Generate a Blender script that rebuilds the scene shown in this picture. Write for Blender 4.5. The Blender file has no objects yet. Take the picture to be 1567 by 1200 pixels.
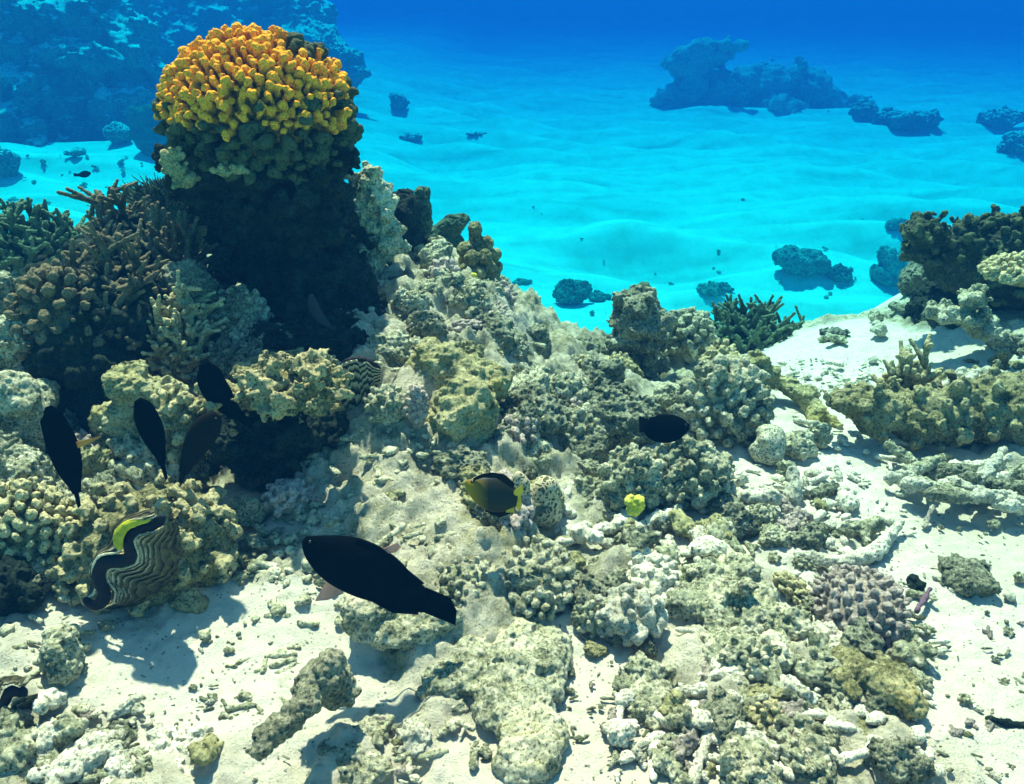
import bpy, math, random
import numpy as np
from mathutils import Vector, Matrix

# ------------------------------------------------------------------ camera, sky, sun, exposure
scene = bpy.context.scene
C = scene.collection
F, U0, V0 = 1300.0, 783.5, 600.0          # focal length and centre of the 1567 x 1200 photograph, in its pixels
PITCH = math.radians(25.5)
CAMZ = 1.1
cam_d = bpy.data.cameras.new('camera')
cam_d.sensor_width = 36.0
cam_d.lens = 36.0 * F / 1567.0
cam_d.clip_start = 0.02
cam_d.clip_end = 400.0
cam = bpy.data.objects.new('camera', cam_d)
C.objects.link(cam)
cam.location = (0, 0, CAMZ)
cam.rotation_euler = (math.pi / 2 - PITCH, 0, 0)
scene.camera = cam

SUN_DIR = Vector((0.13, -0.42, -0.90)).normalized()     # direction the light travels
world = bpy.data.worlds.new('World')
scene.world = world
world.use_nodes = True
wn = world.node_tree.nodes
wl = world.node_tree.links
sky = wn.new('ShaderNodeTexSky')
sky.sky_type = 'NISHITA'
sky.sun_disc = False
sky.sun_elevation = math.asin(-SUN_DIR.z)
sky.sun_rotation = math.atan2(-SUN_DIR.x, -SUN_DIR.y)
wn['Background'].inputs[1].default_value = 0.05
wl.new(sky.outputs[0], wn['Background'].inputs[0])
sun_d = bpy.data.lights.new('sun', 'SUN')
sun_d.energy = 5.0
sun_d.angle = math.radians(1.2)
sun_d.color = (1.0, 0.48, 0.345)
sun = bpy.data.objects.new('sun', sun_d)
C.objects.link(sun)
sun.rotation_euler = SUN_DIR.to_track_quat('-Z', 'Y').to_euler()
sun.location = (-2, 3, 6)
scene.view_settings.view_transform = 'Standard'
scene.view_settings.look = 'None'
scene.view_settings.exposure = 2.15
scene.view_settings.gamma = 1.0
scene.render.engine = 'CYCLES'
cy = scene.cycles
cy.max_bounces = 6
cy.diffuse_bounces = 3
cy.glossy_bounces = 1
cy.transmission_bounces = 2
cy.volume_bounces = 2
cy.transparent_max_bounces = 8
cy.use_denoising = True
cy.caustics_reflective = False
cy.caustics_refractive = False

# the water: one closed box of even density round the camera and the whole scene
HAZE_DENS = 0.33
def closed_box(name, x0, x1, y0, y1, z0, z1):
    v = [(x0,y0,z0),(x1,y0,z0),(x1,y1,z0),(x0,y1,z0),(x0,y0,z1),(x1,y0,z1),(x1,y1,z1),(x0,y1,z1)]
    f = [(0,3,2,1),(4,5,6,7),(0,1,5,4),(1,2,6,5),(2,3,7,6),(3,0,4,7)]
    me = bpy.data.meshes.new(name); me.from_pydata(v, [], f); me.update()
    o = bpy.data.objects.new(name, me); C.objects.link(o)
    return o
haze = closed_box('haze', -110, 110, -6, 140, -5.6, CAMZ + 0.16)
haze['kind'] = 'stuff'
hm = bpy.data.materials.new('sea_water'); hm.use_nodes = True
hm.node_tree.nodes.clear()
ho = hm.node_tree.nodes.new('ShaderNodeOutputMaterial')
hv = hm.node_tree.nodes.new('ShaderNodeVolumePrincipled')
hv.inputs['Density'].default_value = HAZE_DENS
hv.inputs['Color'].default_value = (0.0012, 0.0138, 0.0395, 1)
hv.inputs['Absorption Color'].default_value = (0.0, 0.755, 0.89, 1)
hv.inputs['Anisotropy'].default_value = 0.0
hm.node_tree.links.new(hv.outputs[0], ho.inputs['Volume'])
haze.data.materials.append(hm)

# ------------------------------------------------------------------ pixels of the photograph to points in the place
CP, SP = math.cos(PITCH), math.sin(PITCH)
def ray(u, v):
    a, b = (u - U0) / F, (V0 - v) / F
    return np.array([a, CP + b * SP, -SP + b * CP])
def at_y(u, v, y):
    d = ray(u, v); return np.array([0, 0, CAMZ]) + d * (y / d[1])
def at_z(u, v, z):
    d = ray(u, v); return np.array([0, 0, CAMZ]) + d * ((z - CAMZ) / d[2])
def depth_of(p):
    return p[1] * CP - (p[2] - CAMZ) * SP

# ------------------------------------------------------------------ noise
_r = np.random.RandomState(7)
PERM = _r.permutation(256).astype(np.int32); PERM = np.concatenate([PERM, PERM, PERM])
_g = _r.normal(size=(256, 3)); GRAD = (_g / np.linalg.norm(_g, axis=1)[:, None]).astype(np.float32)
RND = _r.rand(256, 3).astype(np.float32)
def perlin(p):
    p = np.asarray(p, np.float32)
    i = np.floor(p).astype(np.int32); f = p - i
    i &= 255
    w = f * f * f * (f * (f * 6 - 15) + 10)
    out = 0
    for dx in (0, 1):
        wx = w[:, 0] if dx else 1 - w[:, 0]
        a = PERM[(i[:, 0] + dx) & 255]
        for dy in (0, 1):
            wy = w[:, 1] if dy else 1 - w[:, 1]
            b = PERM[(a + i[:, 1] + dy) & 255]
            for dz in (0, 1):
                wz = w[:, 2] if dz else 1 - w[:, 2]
                g = GRAD[PERM[(b + i[:, 2] + dz) & 255]]
                out = out + wx * wy * wz * (g[:, 0] * (f[:, 0] - dx) + g[:, 1] * (f[:, 1] - dy) + g[:, 2] * (f[:, 2] - dz))
    return out * 1.5
def fbm(p, octv=4, gain=0.5, lac=2.03):
    p = np.asarray(p, np.float32); s = 0; a = 1.0
    for k in range(octv):
        s = s + a * perlin(p + k * 17.3); p = p * lac; a *= gain
    return s
def worley(p):
    p = np.asarray(p, np.float32)
    i = np.floor(p).astype(np.int32)
    f1 = np.full(len(p), 9.0, np.float32); f2 = f1.copy()
    for dx in (-1, 0, 1):
        for dy in (-1, 0, 1):
            for dz in (-1, 0, 1):
                c = i + np.array([dx, dy, dz], np.int32)
                h = PERM[(PERM[(PERM[c[:, 0] & 255] + c[:, 1]) & 255] + c[:, 2]) & 255]
                d = np.linalg.norm(c + RND[h] - p, axis=1)
                m = d < f1
                f2 = np.where(m, f1, np.minimum(f2, d)); f1 = np.where(m, d, f1)
    return f1, f2
def smooth(a, b, x):
    t = np.clip((x - a) / (b - a), 0, 1); return t * t * (3 - 2 * t)

# ------------------------------------------------------------------ meshes
def mesh_np(name, V, Q, tag=None, shade=True):
    V = np.asarray(V, np.float32); Q = np.asarray(Q, np.int32)
    me = bpy.data.meshes.new(name)
    n = Q.shape[1]
    me.vertices.add(len(V)); me.vertices.foreach_set('co', V.ravel())
    me.loops.add(Q.size); me.loops.foreach_set('vertex_index', Q.ravel())
    me.polygons.add(len(Q)); me.polygons.foreach_set('loop_start', np.arange(0, Q.size, n, dtype=np.int32))
    me.update(calc_edges=True)
    me.polygons.foreach_set('use_smooth', np.full(len(Q), shade))
    if tag is not None:
        at = me.attributes.new('tag', 'FLOAT', 'POINT'); at.data.foreach_set('value', np.asarray(tag, np.float32))
    me.validate()
    return me
def vnormals(V, Q):
    a, b, c = V[Q[:, 0]], V[Q[:, 1]], V[Q[:, 2]]
    n = np.cross(b - a, c - a)
    if Q.shape[1] == 4:
        n = n + np.cross(c - a, V[Q[:, 3]] - a)
    N = np.zeros_like(V)
    for k in range(Q.shape[1]):
        for ax in range(3):
            N[:, ax] += np.bincount(Q[:, k], n[:, ax], len(V))
    return N / (np.linalg.norm(N, axis=1)[:, None] + 1e-12)

def ell(c, r, rot=None, tag=0.0): return ('e', np.array(c, float), np.array(r, float) * np.ones(3), rot, tag, tag)
def cap(a, b, ra, rb, tag=0.0, tagb=None): return ('c', np.array(a, float), np.array(b, float), (ra, rb), tag, tag if tagb is None else tagb)
def rotm(ax=0, ay=0, az=0):
    return np.array(Matrix.Rotation(az, 3, 'Z') @ Matrix.Rotation(ay, 3, 'Y') @ Matrix.Rotation(ax, 3, 'X'))

def sdf_mesh(prims, vox, k=0.012, field=None, field_amp=0.0):
    """A skin over many ellipsoids and tapered rods, melted together over the distance k."""
    lo = np.full(3, 1e9); hi = -lo; boxes = []
    for p in prims:
        if p[0] == 'e':
            R = p[2].max() if p[3] is not None else p[2]
            b0, b1 = p[1] - R, p[1] + R
        else:
            R = max(p[3]); b0, b1 = np.minimum(p[1], p[2]) - R, np.maximum(p[1], p[2]) + R
        boxes.append((b0, b1)); lo = np.minimum(lo, b0); hi = np.maximum(hi, b1)
    mg = k + field_amp + 2.5 * vox
    lo = lo - mg - vox; hi = hi + mg + vox
    n = np.ceil((hi - lo) / vox).astype(int) + 1
    D = np.full(n, 1.0, np.float32); T = np.zeros(n, np.float32)
    ax = [(lo[i] + vox * np.arange(n[i])).astype(np.float32) for i in range(3)]
    for p, (b0, b1) in zip(prims, boxes):
        i0 = np.maximum(((b0 - mg - lo) / vox).astype(int), 0); i1 = np.minimum(((b1 + mg - lo) / vox).astype(int) + 2, n)
        s = tuple(slice(i0[i], i1[i]) for i in range(3))
        X = ax[0][s[0]][:, None, None]; Y = ax[1][s[1]][None, :, None]; Z = ax[2][s[2]][None, None, :]
        if p[0] == 'e':
            x, y, z = X - p[1][0], Y - p[1][1], Z - p[1][2]
            if p[3] is not None:
                M = p[3].T
                x, y, z = (M[0, 0] * x + M[0, 1] * y + M[0, 2] * z, M[1, 0] * x + M[1, 1] * y + M[1, 2] * z, M[2, 0] * x + M[2, 1] * y + M[2, 2] * z)
            r = p[2]
            k0 = np.sqrt((x / r[0]) ** 2 + (y / r[1]) ** 2 + (z / r[2]) ** 2) + 1e-6
            k1 = np.sqrt((x / r[0] ** 2) ** 2 + (y / r[1] ** 2) ** 2 + (z / r[2] ** 2) ** 2) + 1e-6
            d = k0 * (k0 - 1) / k1; tg = p[4]
        else:
            ab = p[2] - p[1]; L2 = float(ab @ ab) + 1e-9
            x, y, z = X - p[1][0], Y - p[1][1], Z - p[1][2]
            t = np.clip((x * ab[0] + y * ab[1] + z * ab[2]) / L2, 0, 1)
            d = np.sqrt((x - t * ab[0]) ** 2 + (y - t * ab[1]) ** 2 + (z - t * ab[2]) ** 2) - (p[3][0] + (p[3][1] - p[3][0]) * t)
            tg = p[4] + (p[5] - p[4]) * t
        a = D[s]
        h = np.maximum(k - np.abs(a - d), 0) / k
        T[s] = np.where(d < a, tg, T[s])
        D[s] = np.minimum(a, d) - h * h * k * 0.25
    if field is not None:
        m = np.abs(D) < field_amp + 2 * vox
        I = np.argwhere(m)
        D[m] += field(lo + I * vox).astype(np.float32) * field_amp
    return nets(D, T, lo, vox)

def nets(D, T, lo, vox):
    ins = D < 0
    n = np.array(D.shape)
    cs = np.zeros(n - 1, np.int8)
    for dx in (0, 1):
        for dy in (0, 1):
            for dz in (0, 1):
                cs += ins[dx:n[0] - 1 + dx, dy:n[1] - 1 + dy, dz:n[2] - 1 + dz]
    act = (cs > 0) & (cs < 8)
    I = np.argwhere(act)
    idx = np.full(n - 1, -1, np.int32); idx[act] = np.arange(len(I))
    cor = {}
    for dx in (0, 1):
        for dy in (0, 1):
            for dz in (0, 1):
                cor[(dx, dy, dz)] = D[I[:, 0] + dx, I[:, 1] + dy, I[:, 2] + dz]
    acc = np.zeros((len(I), 3)); cnt = np.zeros(len(I))
    ks = list(cor)
    for a in ks:
        for axn in range(3):
            if a[axn] == 0:
                b = list(a); b[axn] = 1; b = tuple(b)
                va, vb = cor[a], cor[b]
                m = (va < 0) != (vb < 0)
                t = np.where(m, va / (va - vb + 1e-12), 0)
                for j in range(3):
                    acc[:, j] += m * (a[j] + (t if j == axn else 0))
                cnt += m
    V = lo + (I + acc / cnt[:, None]) * vox
    tag = T[I[:, 0], I[:, 1], I[:, 2]]
    Q = []
    for axn in range(3):
        o = [0, 1, 2]; o.remove(axn); u, w = o
        sl0 = [slice(1, -1)] * 3; sl0[axn] = slice(0, -1)
        sl1 = list(sl0); sl1[axn] = slice(1, None)
        a, b = ins[tuple(sl0)], ins[tuple(sl1)]
        E = np.argwhere(a != b); dirn = a[a != b]
        base = E.copy(); base[:, u] += 1; base[:, w] += 1
        def cell(du, dw):
            c = base.copy(); c[:, u] -= du; c[:, w] -= dw
            return idx[c[:, 0], c[:, 1], c[:, 2]]
        q = np.stack([cell(1, 1), cell(0, 1), cell(0, 0), cell(1, 0)], 1)
        flip = dirn if axn != 1 else ~dirn
        q = np.where(flip[:, None], q, q[:, ::-1])
        Q.append(q[(q >= 0).all(1)])
    return V, np.concatenate(Q), tag

def roughen(V, Q, layers, seed=0):
    """layers: (kind, size in metres, height in metres)"""
    off = np.array([seed * 3.17 % 97, seed * 7.31 % 89, seed * 1.7 % 83])
    for kind, s, a in layers:
        N = vnormals(V, Q); p = V / s + off
        if kind == 'n': d = fbm(p, 4)
        elif kind == 'r': d = 0.5 - 2 * np.abs(fbm(p, 3, 0.45))
        elif kind == 'w':
            f1, f2 = worley(p); d = 0.6 - f1
        elif kind == 'c':
            f1, f2 = worley(p + 0.3 * fbm(p, 2)[:, None]); d = np.minimum(f2 - f1, 0.35) * 2 - 0.4
        elif kind == 'p':
            f1, f2 = worley(p); d = -np.clip(1 - f1 / 0.42, 0, 1)
        V = V + N * (d * a)[:, None]
    return V

# ------------------------------------------------------------------ naming
def tag_thing(o, label, cat, group=None):
    o['label'] = label; o['category'] = cat
    if group: o['group'] = group
    return o
def link(name, me, mat, loc=(0, 0, 0), parent=None):
    o = bpy.data.objects.new(name, me); C.objects.link(o)
    if mat is not None and not me.materials: me.materials.append(mat)
    if parent is not None: o.parent = parent
    o.location = Vector([float(q) for q in loc])
    return o
def empty(name, loc):
    o = bpy.data.objects.new(name, None); C.objects.link(o); o.empty_display_size = 0.05
    o.location = Vector([float(q) for q in loc]); return o
# ------------------------------------------------------------------ materials
class NT:
    def __init__(s, name):
        s.m = bpy.data.materials.new(name); s.m.use_nodes = True
        s.n = s.m.node_tree.nodes; s.l = s.m.node_tree.links
        s.b = s.n['Principled BSDF']; s.tc = s.n.new('ShaderNodeTexCoord').outputs['Object']
        s.b.inputs['Specular IOR Level'].default_value = 0.12
    def noise(s, scale, detail=6, rough=0.6, dist=0.0, vec=None):
        n = s.n.new('ShaderNodeTexNoise'); n.inputs['Scale'].default_value = scale
        n.inputs['Detail'].default_value = detail; n.inputs['Roughness'].default_value = rough
        n.inputs['Distortion'].default_value = dist
        s.l.new(vec or s.tc, n.inputs['Vector']); return n.outputs[0]
    def voro(s, scale, feat='F1', vec=None):
        n = s.n.new('ShaderNodeTexVoronoi'); n.feature = feat; n.inputs['Scale'].default_value = scale
        s.l.new(vec or s.tc, n.inputs['Vector']); return n.outputs[0]
    def ramp(s, fac, stops, interp='LINEAR'):
        n = s.n.new('ShaderNodeValToRGB'); n.color_ramp.interpolation = interp
        e = n.color_ramp.elements
        while len(e) < len(stops): e.new(0.5)
        for k, (p, c) in enumerate(stops):
            e[k].position = p; e[k].color = tuple(c) + (1,) if len(c) == 3 else c
        s.l.new(fac, n.inputs[0]); return n.outputs[0]
    def step(s, fac, a, b):
        n = s.n.new('ShaderNodeMapRange'); n.inputs[1].default_value = a; n.inputs[2].default_value = b
        s.l.new(fac, n.inputs[0]); return n.outputs[0]
    def mix(s, fac, a, b, mode='MIX'):
        n = s.n.new('ShaderNodeMix'); n.data_type = 'RGBA'; n.blend_type = mode
        for i, q in ((0, fac), (6, a), (7, b)):
            if isinstance(q, (int, float)): n.inputs[i].default_value = q
            elif isinstance(q, tuple): n.inputs[i].default_value = q + (1,)
            else: s.l.new(q, n.inputs[i])
        return n.outputs[2]
    def math(s, op, a, b=0.0):
        n = s.n.new('ShaderNodeMath'); n.operation = op
        for i, q in ((0, a), (1, b)):
            if isinstance(q, (int, float)): n.inputs[i].default_value = q
            else: s.l.new(q, n.inputs[i])
        return n.outputs[0]
    def attr(s, name):
        n = s.n.new('ShaderNodeAttribute'); n.attribute_name = name; return n.outputs['Fac']
    def rnd(s):
        return s.n.new('ShaderNodeObjectInfo').outputs['Random']
    def bump(s, h, dist, strength=1.0, prev=None):
        n = s.n.new('ShaderNodeBump'); n.inputs['Distance'].default_value = dist; n.inputs['Strength'].default_value = strength
        s.l.new(h, n.inputs['Height'])
        if prev is not None: s.l.new(prev, n.inputs['Normal'])
        return n.outputs[0]
    def done(s, col, nor=None, rough=0.9):
        if isinstance(col, tuple): s.b.inputs['Base Color'].default_value = col + (1,)
        else: s.l.new(col, s.b.inputs['Base Color'])
        s.b.inputs['Roughness'].default_value = rough
        if nor is not None: s.l.new(nor, s.b.inputs['Normal'])
        return s.m

def reef_mat(name, dark, mid, pale, algae=None, algae_amt=0.5, s=1.0, pits=0.5, bump=0.006, tagcol=None, fine=None, vary=0.25, sediment=None):
    """mottled limestone or dead coral: broad patches, crumbs, pits and a film of algae"""
    t = NT(name)
    n1 = t.noise(9 * s, 10, 0.68)
    col = t.ramp(n1, [(0.30, dark), (0.47, mid), (0.66, pale)])
    n2 = t.noise(55 * s, 8, 0.75, 0.4)
    col = t.mix(t.step(n2, 0.50, 0.68), col, pale)
    if algae is not None:
        n3 = t.noise(5.5 * s, 7, 0.65)
        col = t.mix(t.step(t.math('ADD', n3, t.math('MULTIPLY', n2, 0.4)), 0.86 - 0.28 * algae_amt, 1.0 - 0.28 * algae_amt), col, algae)
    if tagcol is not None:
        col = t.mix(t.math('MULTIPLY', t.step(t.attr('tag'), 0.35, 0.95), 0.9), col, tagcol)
    if sediment is not None:
        g = t.n.new('ShaderNodeNewGeometry'); sx = t.n.new('ShaderNodeSeparateXYZ'); t.l.new(g.outputs['Normal'], sx.inputs[0])
        col = t.mix(t.step(t.math('ADD', sx.outputs[2], t.math('MULTIPLY', n1, 0.5)), 0.78, 0.95), col, sediment)
    n4 = t.noise(170 * s, 4, 0.7)
    col = t.mix(t.math('MULTIPLY', t.step(n4, 0.52, 0.62), 0.85), col, tuple(0.35 * c for c in dark))
    col = t.mix(t.math('MULTIPLY', t.step(n4, 0.45, 0.34), 0.45), col, tuple(min(0.92, 1.25 * c) for c in pale))
    v = t.n.new('ShaderNodeHueSaturation'); v.inputs['Saturation'].default_value = 1.0
    t.l.new(t.math('ADD', 1 - vary / 2, t.math('MULTIPLY', t.rnd(), vary)), v.inputs['Value']); t.l.new(col, v.inputs['Color'])
    f = fine or 130 * s
    v1 = t.voro(f * 0.5, vec=None)
    h = t.math('ADD', t.math('MULTIPLY', t.step(v1, 0.0, 0.5), pits), n2)
    nor = t.bump(h, bump, 1.0)
    nor = t.bump(t.noise(300 * s, 5, 0.8), bump * 0.4, 1.0, nor)
    return t.done(v.outputs[0], nor)

def maze_mat(name, ridge, groove, scale, bump=0.006):
    """brain coral: winding pale ridges between dark grooves"""
    t = NT(name)
    n = t.n.new('ShaderNodeTexNoise'); n.inputs['Scale'].default_value = scale * 0.5; n.inputs['Detail'].default_value = 1
    t.l.new(t.tc, n.inputs['Vector'])
    vm = t.n.new('ShaderNodeVectorMath'); vm.operation = 'MULTIPLY_ADD'
    t.l.new(n.outputs[1], vm.inputs[0]); vm.inputs[1].default_value = (2.6 / scale,) * 3; t.l.new(t.tc, vm.inputs[2])
    v = t.voro(scale, 'DISTANCE_TO_EDGE', vm.outputs[0])
    m = t.step(v, 0.27, 0.13)
    col = t.mix(m, groove, ridge)
    col = t.mix(t.step(t.noise(14, 5), 0.5, 0.75), col, tuple(0.55 * a for a in ridge))
    nor = t.bump(m, bump, 1.0)
    return t.done(col, t.bump(t.noise(260, 4, .8), bump * .3, 1, nor))

M = {}
M['reef'] = reef_mat('pale_reef_rock', (0.06, 0.068, 0.035), (0.29, 0.30, 0.175), (0.80, 0.75, 0.53), (0.33, 0.30, 0.09), 0.30)
M['reef2'] = reef_mat('grey_reef_rock', (0.035, 0.045, 0.028), (0.15, 0.165, 0.10), (0.46, 0.45, 0.31), (0.13, 0.15, 0.05), 0.5)
M['dark'] = reef_mat('dark_and_shade_rock', (0.008, 0.012, 0.008), (0.013, 0.028, 0.021), (0.045, 0.07, 0.05), (0.025, 0.045, 0.015), 0.5, pits=0.8, bump=0.010)  # dark stones, and shaded hollows whose shade is put into the colour
M['olive'] = reef_mat('olive_algae_rock', (0.12, 0.12, 0.05), (0.32, 0.31, 0.14), (0.55, 0.51, 0.28), (0.32, 0.27, 0.07), 0.6)
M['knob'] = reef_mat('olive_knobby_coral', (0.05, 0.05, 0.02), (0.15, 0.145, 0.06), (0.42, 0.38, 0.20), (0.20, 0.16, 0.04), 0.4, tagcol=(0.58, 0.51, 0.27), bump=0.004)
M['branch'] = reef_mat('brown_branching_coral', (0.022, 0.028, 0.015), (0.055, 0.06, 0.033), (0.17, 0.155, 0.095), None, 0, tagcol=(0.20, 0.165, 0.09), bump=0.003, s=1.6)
M['rubble'] = reef_mat('bleached_rubble', (0.22, 0.22, 0.15), (0.55, 0.53, 0.39), (0.84, 0.79, 0.61), (0.42, 0.39, 0.20), 0.25, s=1.5, bump=0.004, vary=0.45)
M['green'] = reef_mat('green_coral', (0.02, 0.05, 0.03), (0.05, 0.10, 0.06), (0.16, 0.22, 0.13), (0.06, 0.12, 0.04), 0.4, tagcol=(0.16, 0.24, 0.12))
M['far'] = reef_mat('far_reef_rock', (0.05, 0.06, 0.05), (0.12, 0.14, 0.11), (0.34, 0.35, 0.27), (0.12, 0.15, 0.09), 0.4, s=0.12, bump=0.03, sediment=(0.8, 0.78, 0.62))
M['far2'] = reef_mat('haze_paled_reef_rock', (0.16, 0.19, 0.17), (0.26, 0.30, 0.27), (0.42, 0.45, 0.38), None, 0.4, s=0.12, bump=0.02)  # paled towards the water colour: part of the haze is in the albedo
M['mid'] = reef_mat('hazy_reef_rock', (0.07, 0.09, 0.07), (0.20, 0.22, 0.16), (0.45, 0.44, 0.33), (0.15, 0.17, 0.09), 0.4, s=0.5, bump=0.012)
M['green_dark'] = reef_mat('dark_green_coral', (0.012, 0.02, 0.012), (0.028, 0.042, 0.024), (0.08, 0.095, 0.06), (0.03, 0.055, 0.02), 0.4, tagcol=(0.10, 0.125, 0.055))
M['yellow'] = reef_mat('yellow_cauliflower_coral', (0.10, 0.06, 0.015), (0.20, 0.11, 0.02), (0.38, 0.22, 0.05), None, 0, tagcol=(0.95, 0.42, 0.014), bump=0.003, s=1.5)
M['yellow_spot'] = reef_mat('lime_yellow_growth', (0.40, 0.38, 0.03), (0.62, 0.60, 0.05), (0.80, 0.78, 0.20), None, 0, bump=0.002, s=2)
M['pinkish'] = reef_mat('pink_crusted_coral', (0.13, 0.11, 0.09), (0.36, 0.31, 0.25), (0.66, 0.58, 0.46), (0.24, 0.25, 0.14), 0.5, tagcol=(0.52, 0.43, 0.36))
M['brain'] = maze_mat('brain_coral', (0.55, 0.48, 0.30), (0.08, 0.085, 0.04), 100)
M['brain2'] = maze_mat('pale_brain_coral', (0.50, 0.48, 0.34), (0.17, 0.19, 0.11), 125, 0.004)

def sand_mat():
    t = NT('sand_and_reef_floor')
    rg = t.attr('tag')
    big = t.noise(2.2, 6, 0.6)
    sand = t.ramp(big, [(0.3, (0.66, 0.60, 0.46)), (0.6, (0.80, 0.74, 0.60))])
    gr = t.noise(150, 5, 0.8)
    wv = t.noise(130, 3, .6)
    sp = t.math('MULTIPLY', t.step(t.voro(95), 0.30, 0.16), t.step(t.noise(38, 4, .7), 0.50, 0.56))
    sand = t.mix(t.math('MULTIPLY', sp, .85), sand, (0.12, 0.12, 0.07))
    sand = t.mix(t.math('MULTIPLY', t.step(t.noise(26, 7, .75), 0.53, 0.70), .5), sand, (0.42, 0.39, 0.25))
    sand = t.mix(t.math('MULTIPLY', t.step(gr, 0.60, 0.70), 0.55), sand, (0.26, 0.25, 0.18))
    sand = t.mix(t.math('MULTIPLY', t.step(t.noise(420, 3, 0.8), 0.58, 0.68), 0.5), sand, (0.34, 0.31, 0.22))
    n1 = t.noise(11, 9, 0.68)
    rock = t.ramp(n1, [(0.30, (0.10, 0.105, 0.06)), (0.44, (0.46, 0.44, 0.28)), (0.58, (0.80, 0.73, 0.53))])
    n2 = t.noise(60, 8, 0.75, 0.4)
    rock = t.mix(t.step(n2, 0.50, 0.66), rock, (0.74, 0.70, 0.54))
    rock = t.mix(t.math('MULTIPLY', t.step(t.noise(7, 6, 0.65), 0.56, 0.66), 0.55), rock, (0.40, 0.37, 0.14))
    rock = t.mix(t.math('MULTIPLY', t.step(t.noise(190, 4, 0.7), 0.54, 0.66), 0.8), rock, (0.06, 0.07, 0.045))
    col = t.mix(t.step(t.math('ADD', rg, t.math('MULTIPLY', t.math('SUBTRACT', n2, 0.5), 0.9)), 0.25, 0.6), sand, rock)
    h = t.math('ADD', t.math('MULTIPLY', n2, t.math('ADD', 0.12, rg)), t.math('MULTIPLY', t.noise(240, 5, 0.8), 0.4))
    nor = t.bump(h, 0.018, 1.0)
    mp = t.n.new('ShaderNodeMapping'); mp.inputs['Scale'].default_value = (0.30, 1.25, 1.0); t.l.new(t.tc, mp.inputs['Vector'])
    sx = t.n.new('ShaderNodeSeparateXYZ'); t.l.new(t.tc, sx.inputs[0])
    deep = t.step(sx.outputs[2], -0.6, -1.6)
    nor = t.bump(t.math('MULTIPLY', t.noise(1.0, 1.6, .45, .3, mp.outputs[0]), deep), 0.22, 1.0, nor)
    return t.done(col, nor, 0.95)
M['floor'] = sand_mat()

def plain(name, col, rough=0.6, bump=0.0, var=0.3, scale=40, spec=0.2, alpha=1.0):
    t = NT(name)
    c = t.mix(t.step(t.noise(scale, 6, .6), 0.35, 0.7), col, tuple(a * (1 - var) for a in col))
    nor = t.bump(t.voro(scale * 6), bump) if bump else None
    t.b.inputs['Specular IOR Level'].default_value = spec
    if alpha < 1: t.b.inputs['Alpha'].default_value = alpha
    return t.done(c, nor, rough)
M['fish'] = plain('black_fish_skin', (0.002, 0.003, 0.003), 0.6, 0.0006, 0.3, 60, 0.0)
M['fish_brown'] = plain('dark_brown_fish_skin', (0.012, 0.012, 0.008), 0.6, 0.0006, 0.3, 60, 0.0)
M['fin_pink'] = plain('pinkish_fin', (0.80, 0.36, 0.26), 0.5, 0, 0.4, 60, 0.2, 0.85)
M['fin_orange'] = plain('orange_fin', (0.60, 0.24, 0.03), 0.5, 0, 0.3, 60, 0.2, 0.9)
M['fin_yellow'] = plain('yellow_fin', (0.62, 0.46, 0.03), 0.5, 0, 0.3, 60, 0.2)
M['eye'] = plain('fish_eye', (0.004, 0.004, 0.006), 0.15, 0, 0, 10, 0.5)
M['mantle'] = plain('dark_blue_clam_mantle', (0.003, 0.005, 0.010), 0.5, 0.0008, 0.5, 90, 0.15)
M['lip'] = plain('yellow_clam_lip', (0.45, 0.45, 0.015), 0.5, 0.001, 0.5, 80, 0.2)
M['bluefish'] = plain('blue_grey_fish_skin', (0.008, 0.02, 0.03), 0.5, 0, 0.3, 60, 0.2)
M['wood'] = plain('purple_grey_stick', (0.16, 0.09, 0.13), 0.7, 0.001, 0.5, 50)

# ------------------------------------------------------------------ the seabed
CTRL = [  # (u, v in the photograph, height there, reef 1 .. sand 0)
 (0,1200,.02,.6),(200,1190,0,.5),(420,1195,0,.1),(600,1200,0,.3),(783,1200,0,.3),(930,1200,0,.1),(1150,1200,.01,.5),(1350,1200,.01,.5),(1567,1200,0,.2),
 (0,1010,.05,.4),(120,1030,.03,.3),(300,1040,0,.0),(400,980,.01,.1),(450,900,.045,.6),(400,730,.06,.8),(550,1080,0,.1),(870,1000,0,.0),(930,1100,0,.0),(1150,1060,.01,.5),(1300,1060,.01,.5),(1450,1000,0,.05),(1567,1000,0,.05),
 (380,860,.05,.5),(1450,850,0,.1),(1567,850,0,.1),(960,880,.01,.4),(1200,800,.02,.35),(1080,850,.02,.5),(1330,780,.01,.15),(1440,720,.0,.3),
 (560,760,.12,.75),(520,690,.17,.7),(480,820,.08,.7),(600,850,.09,.8),(700,800,.13,.8),(690,900,.08,.8),(600,950,.02,.5),(800,870,.06,.8),(850,800,.03,.6),
 (640,640,.22,.8),(560,600,.25,.9),(620,480,.30,.9),(640,385,.33,.9),(740,460,.27,.9),(820,530,.17,.9),(880,580,.10,.8),(760,700,.14,.8),(900,700,.05,.7),
 (980,640,.04,.8),(1050,600,.02,.3),(1000,760,.02,.7),(1120,720,.03,.5),(1200,570,-.02,.0),(1230,640,.0,.1),(1330,560,.0,.0),(1390,535,.02,.1),(1280,700,.01,.25),(1567,650,.05,.4),(1500,760,.0,.2),
 (1567,560,.08,.5),(1567,480,.12,.6),
 (0,760,.12,.8),(0,640,.17,.5),(0,540,.20,.6),(100,880,.06,.6),(40,950,.06,.3),(220,800,.07,.7),(370,775,.07,.6),(200,600,.2,.9),(100,500,.25,.9),(0,430,.25,.8),(180,400,.28,.9),(330,520,.25,.9),(440,560,.27,.9),(500,740,.12,.7),
 (450,450,.30,.9),(300,380,.28,.9),(900,500,-.02,.9),(960,560,.0,.9),(1450,480,.05,.8),
]
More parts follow.
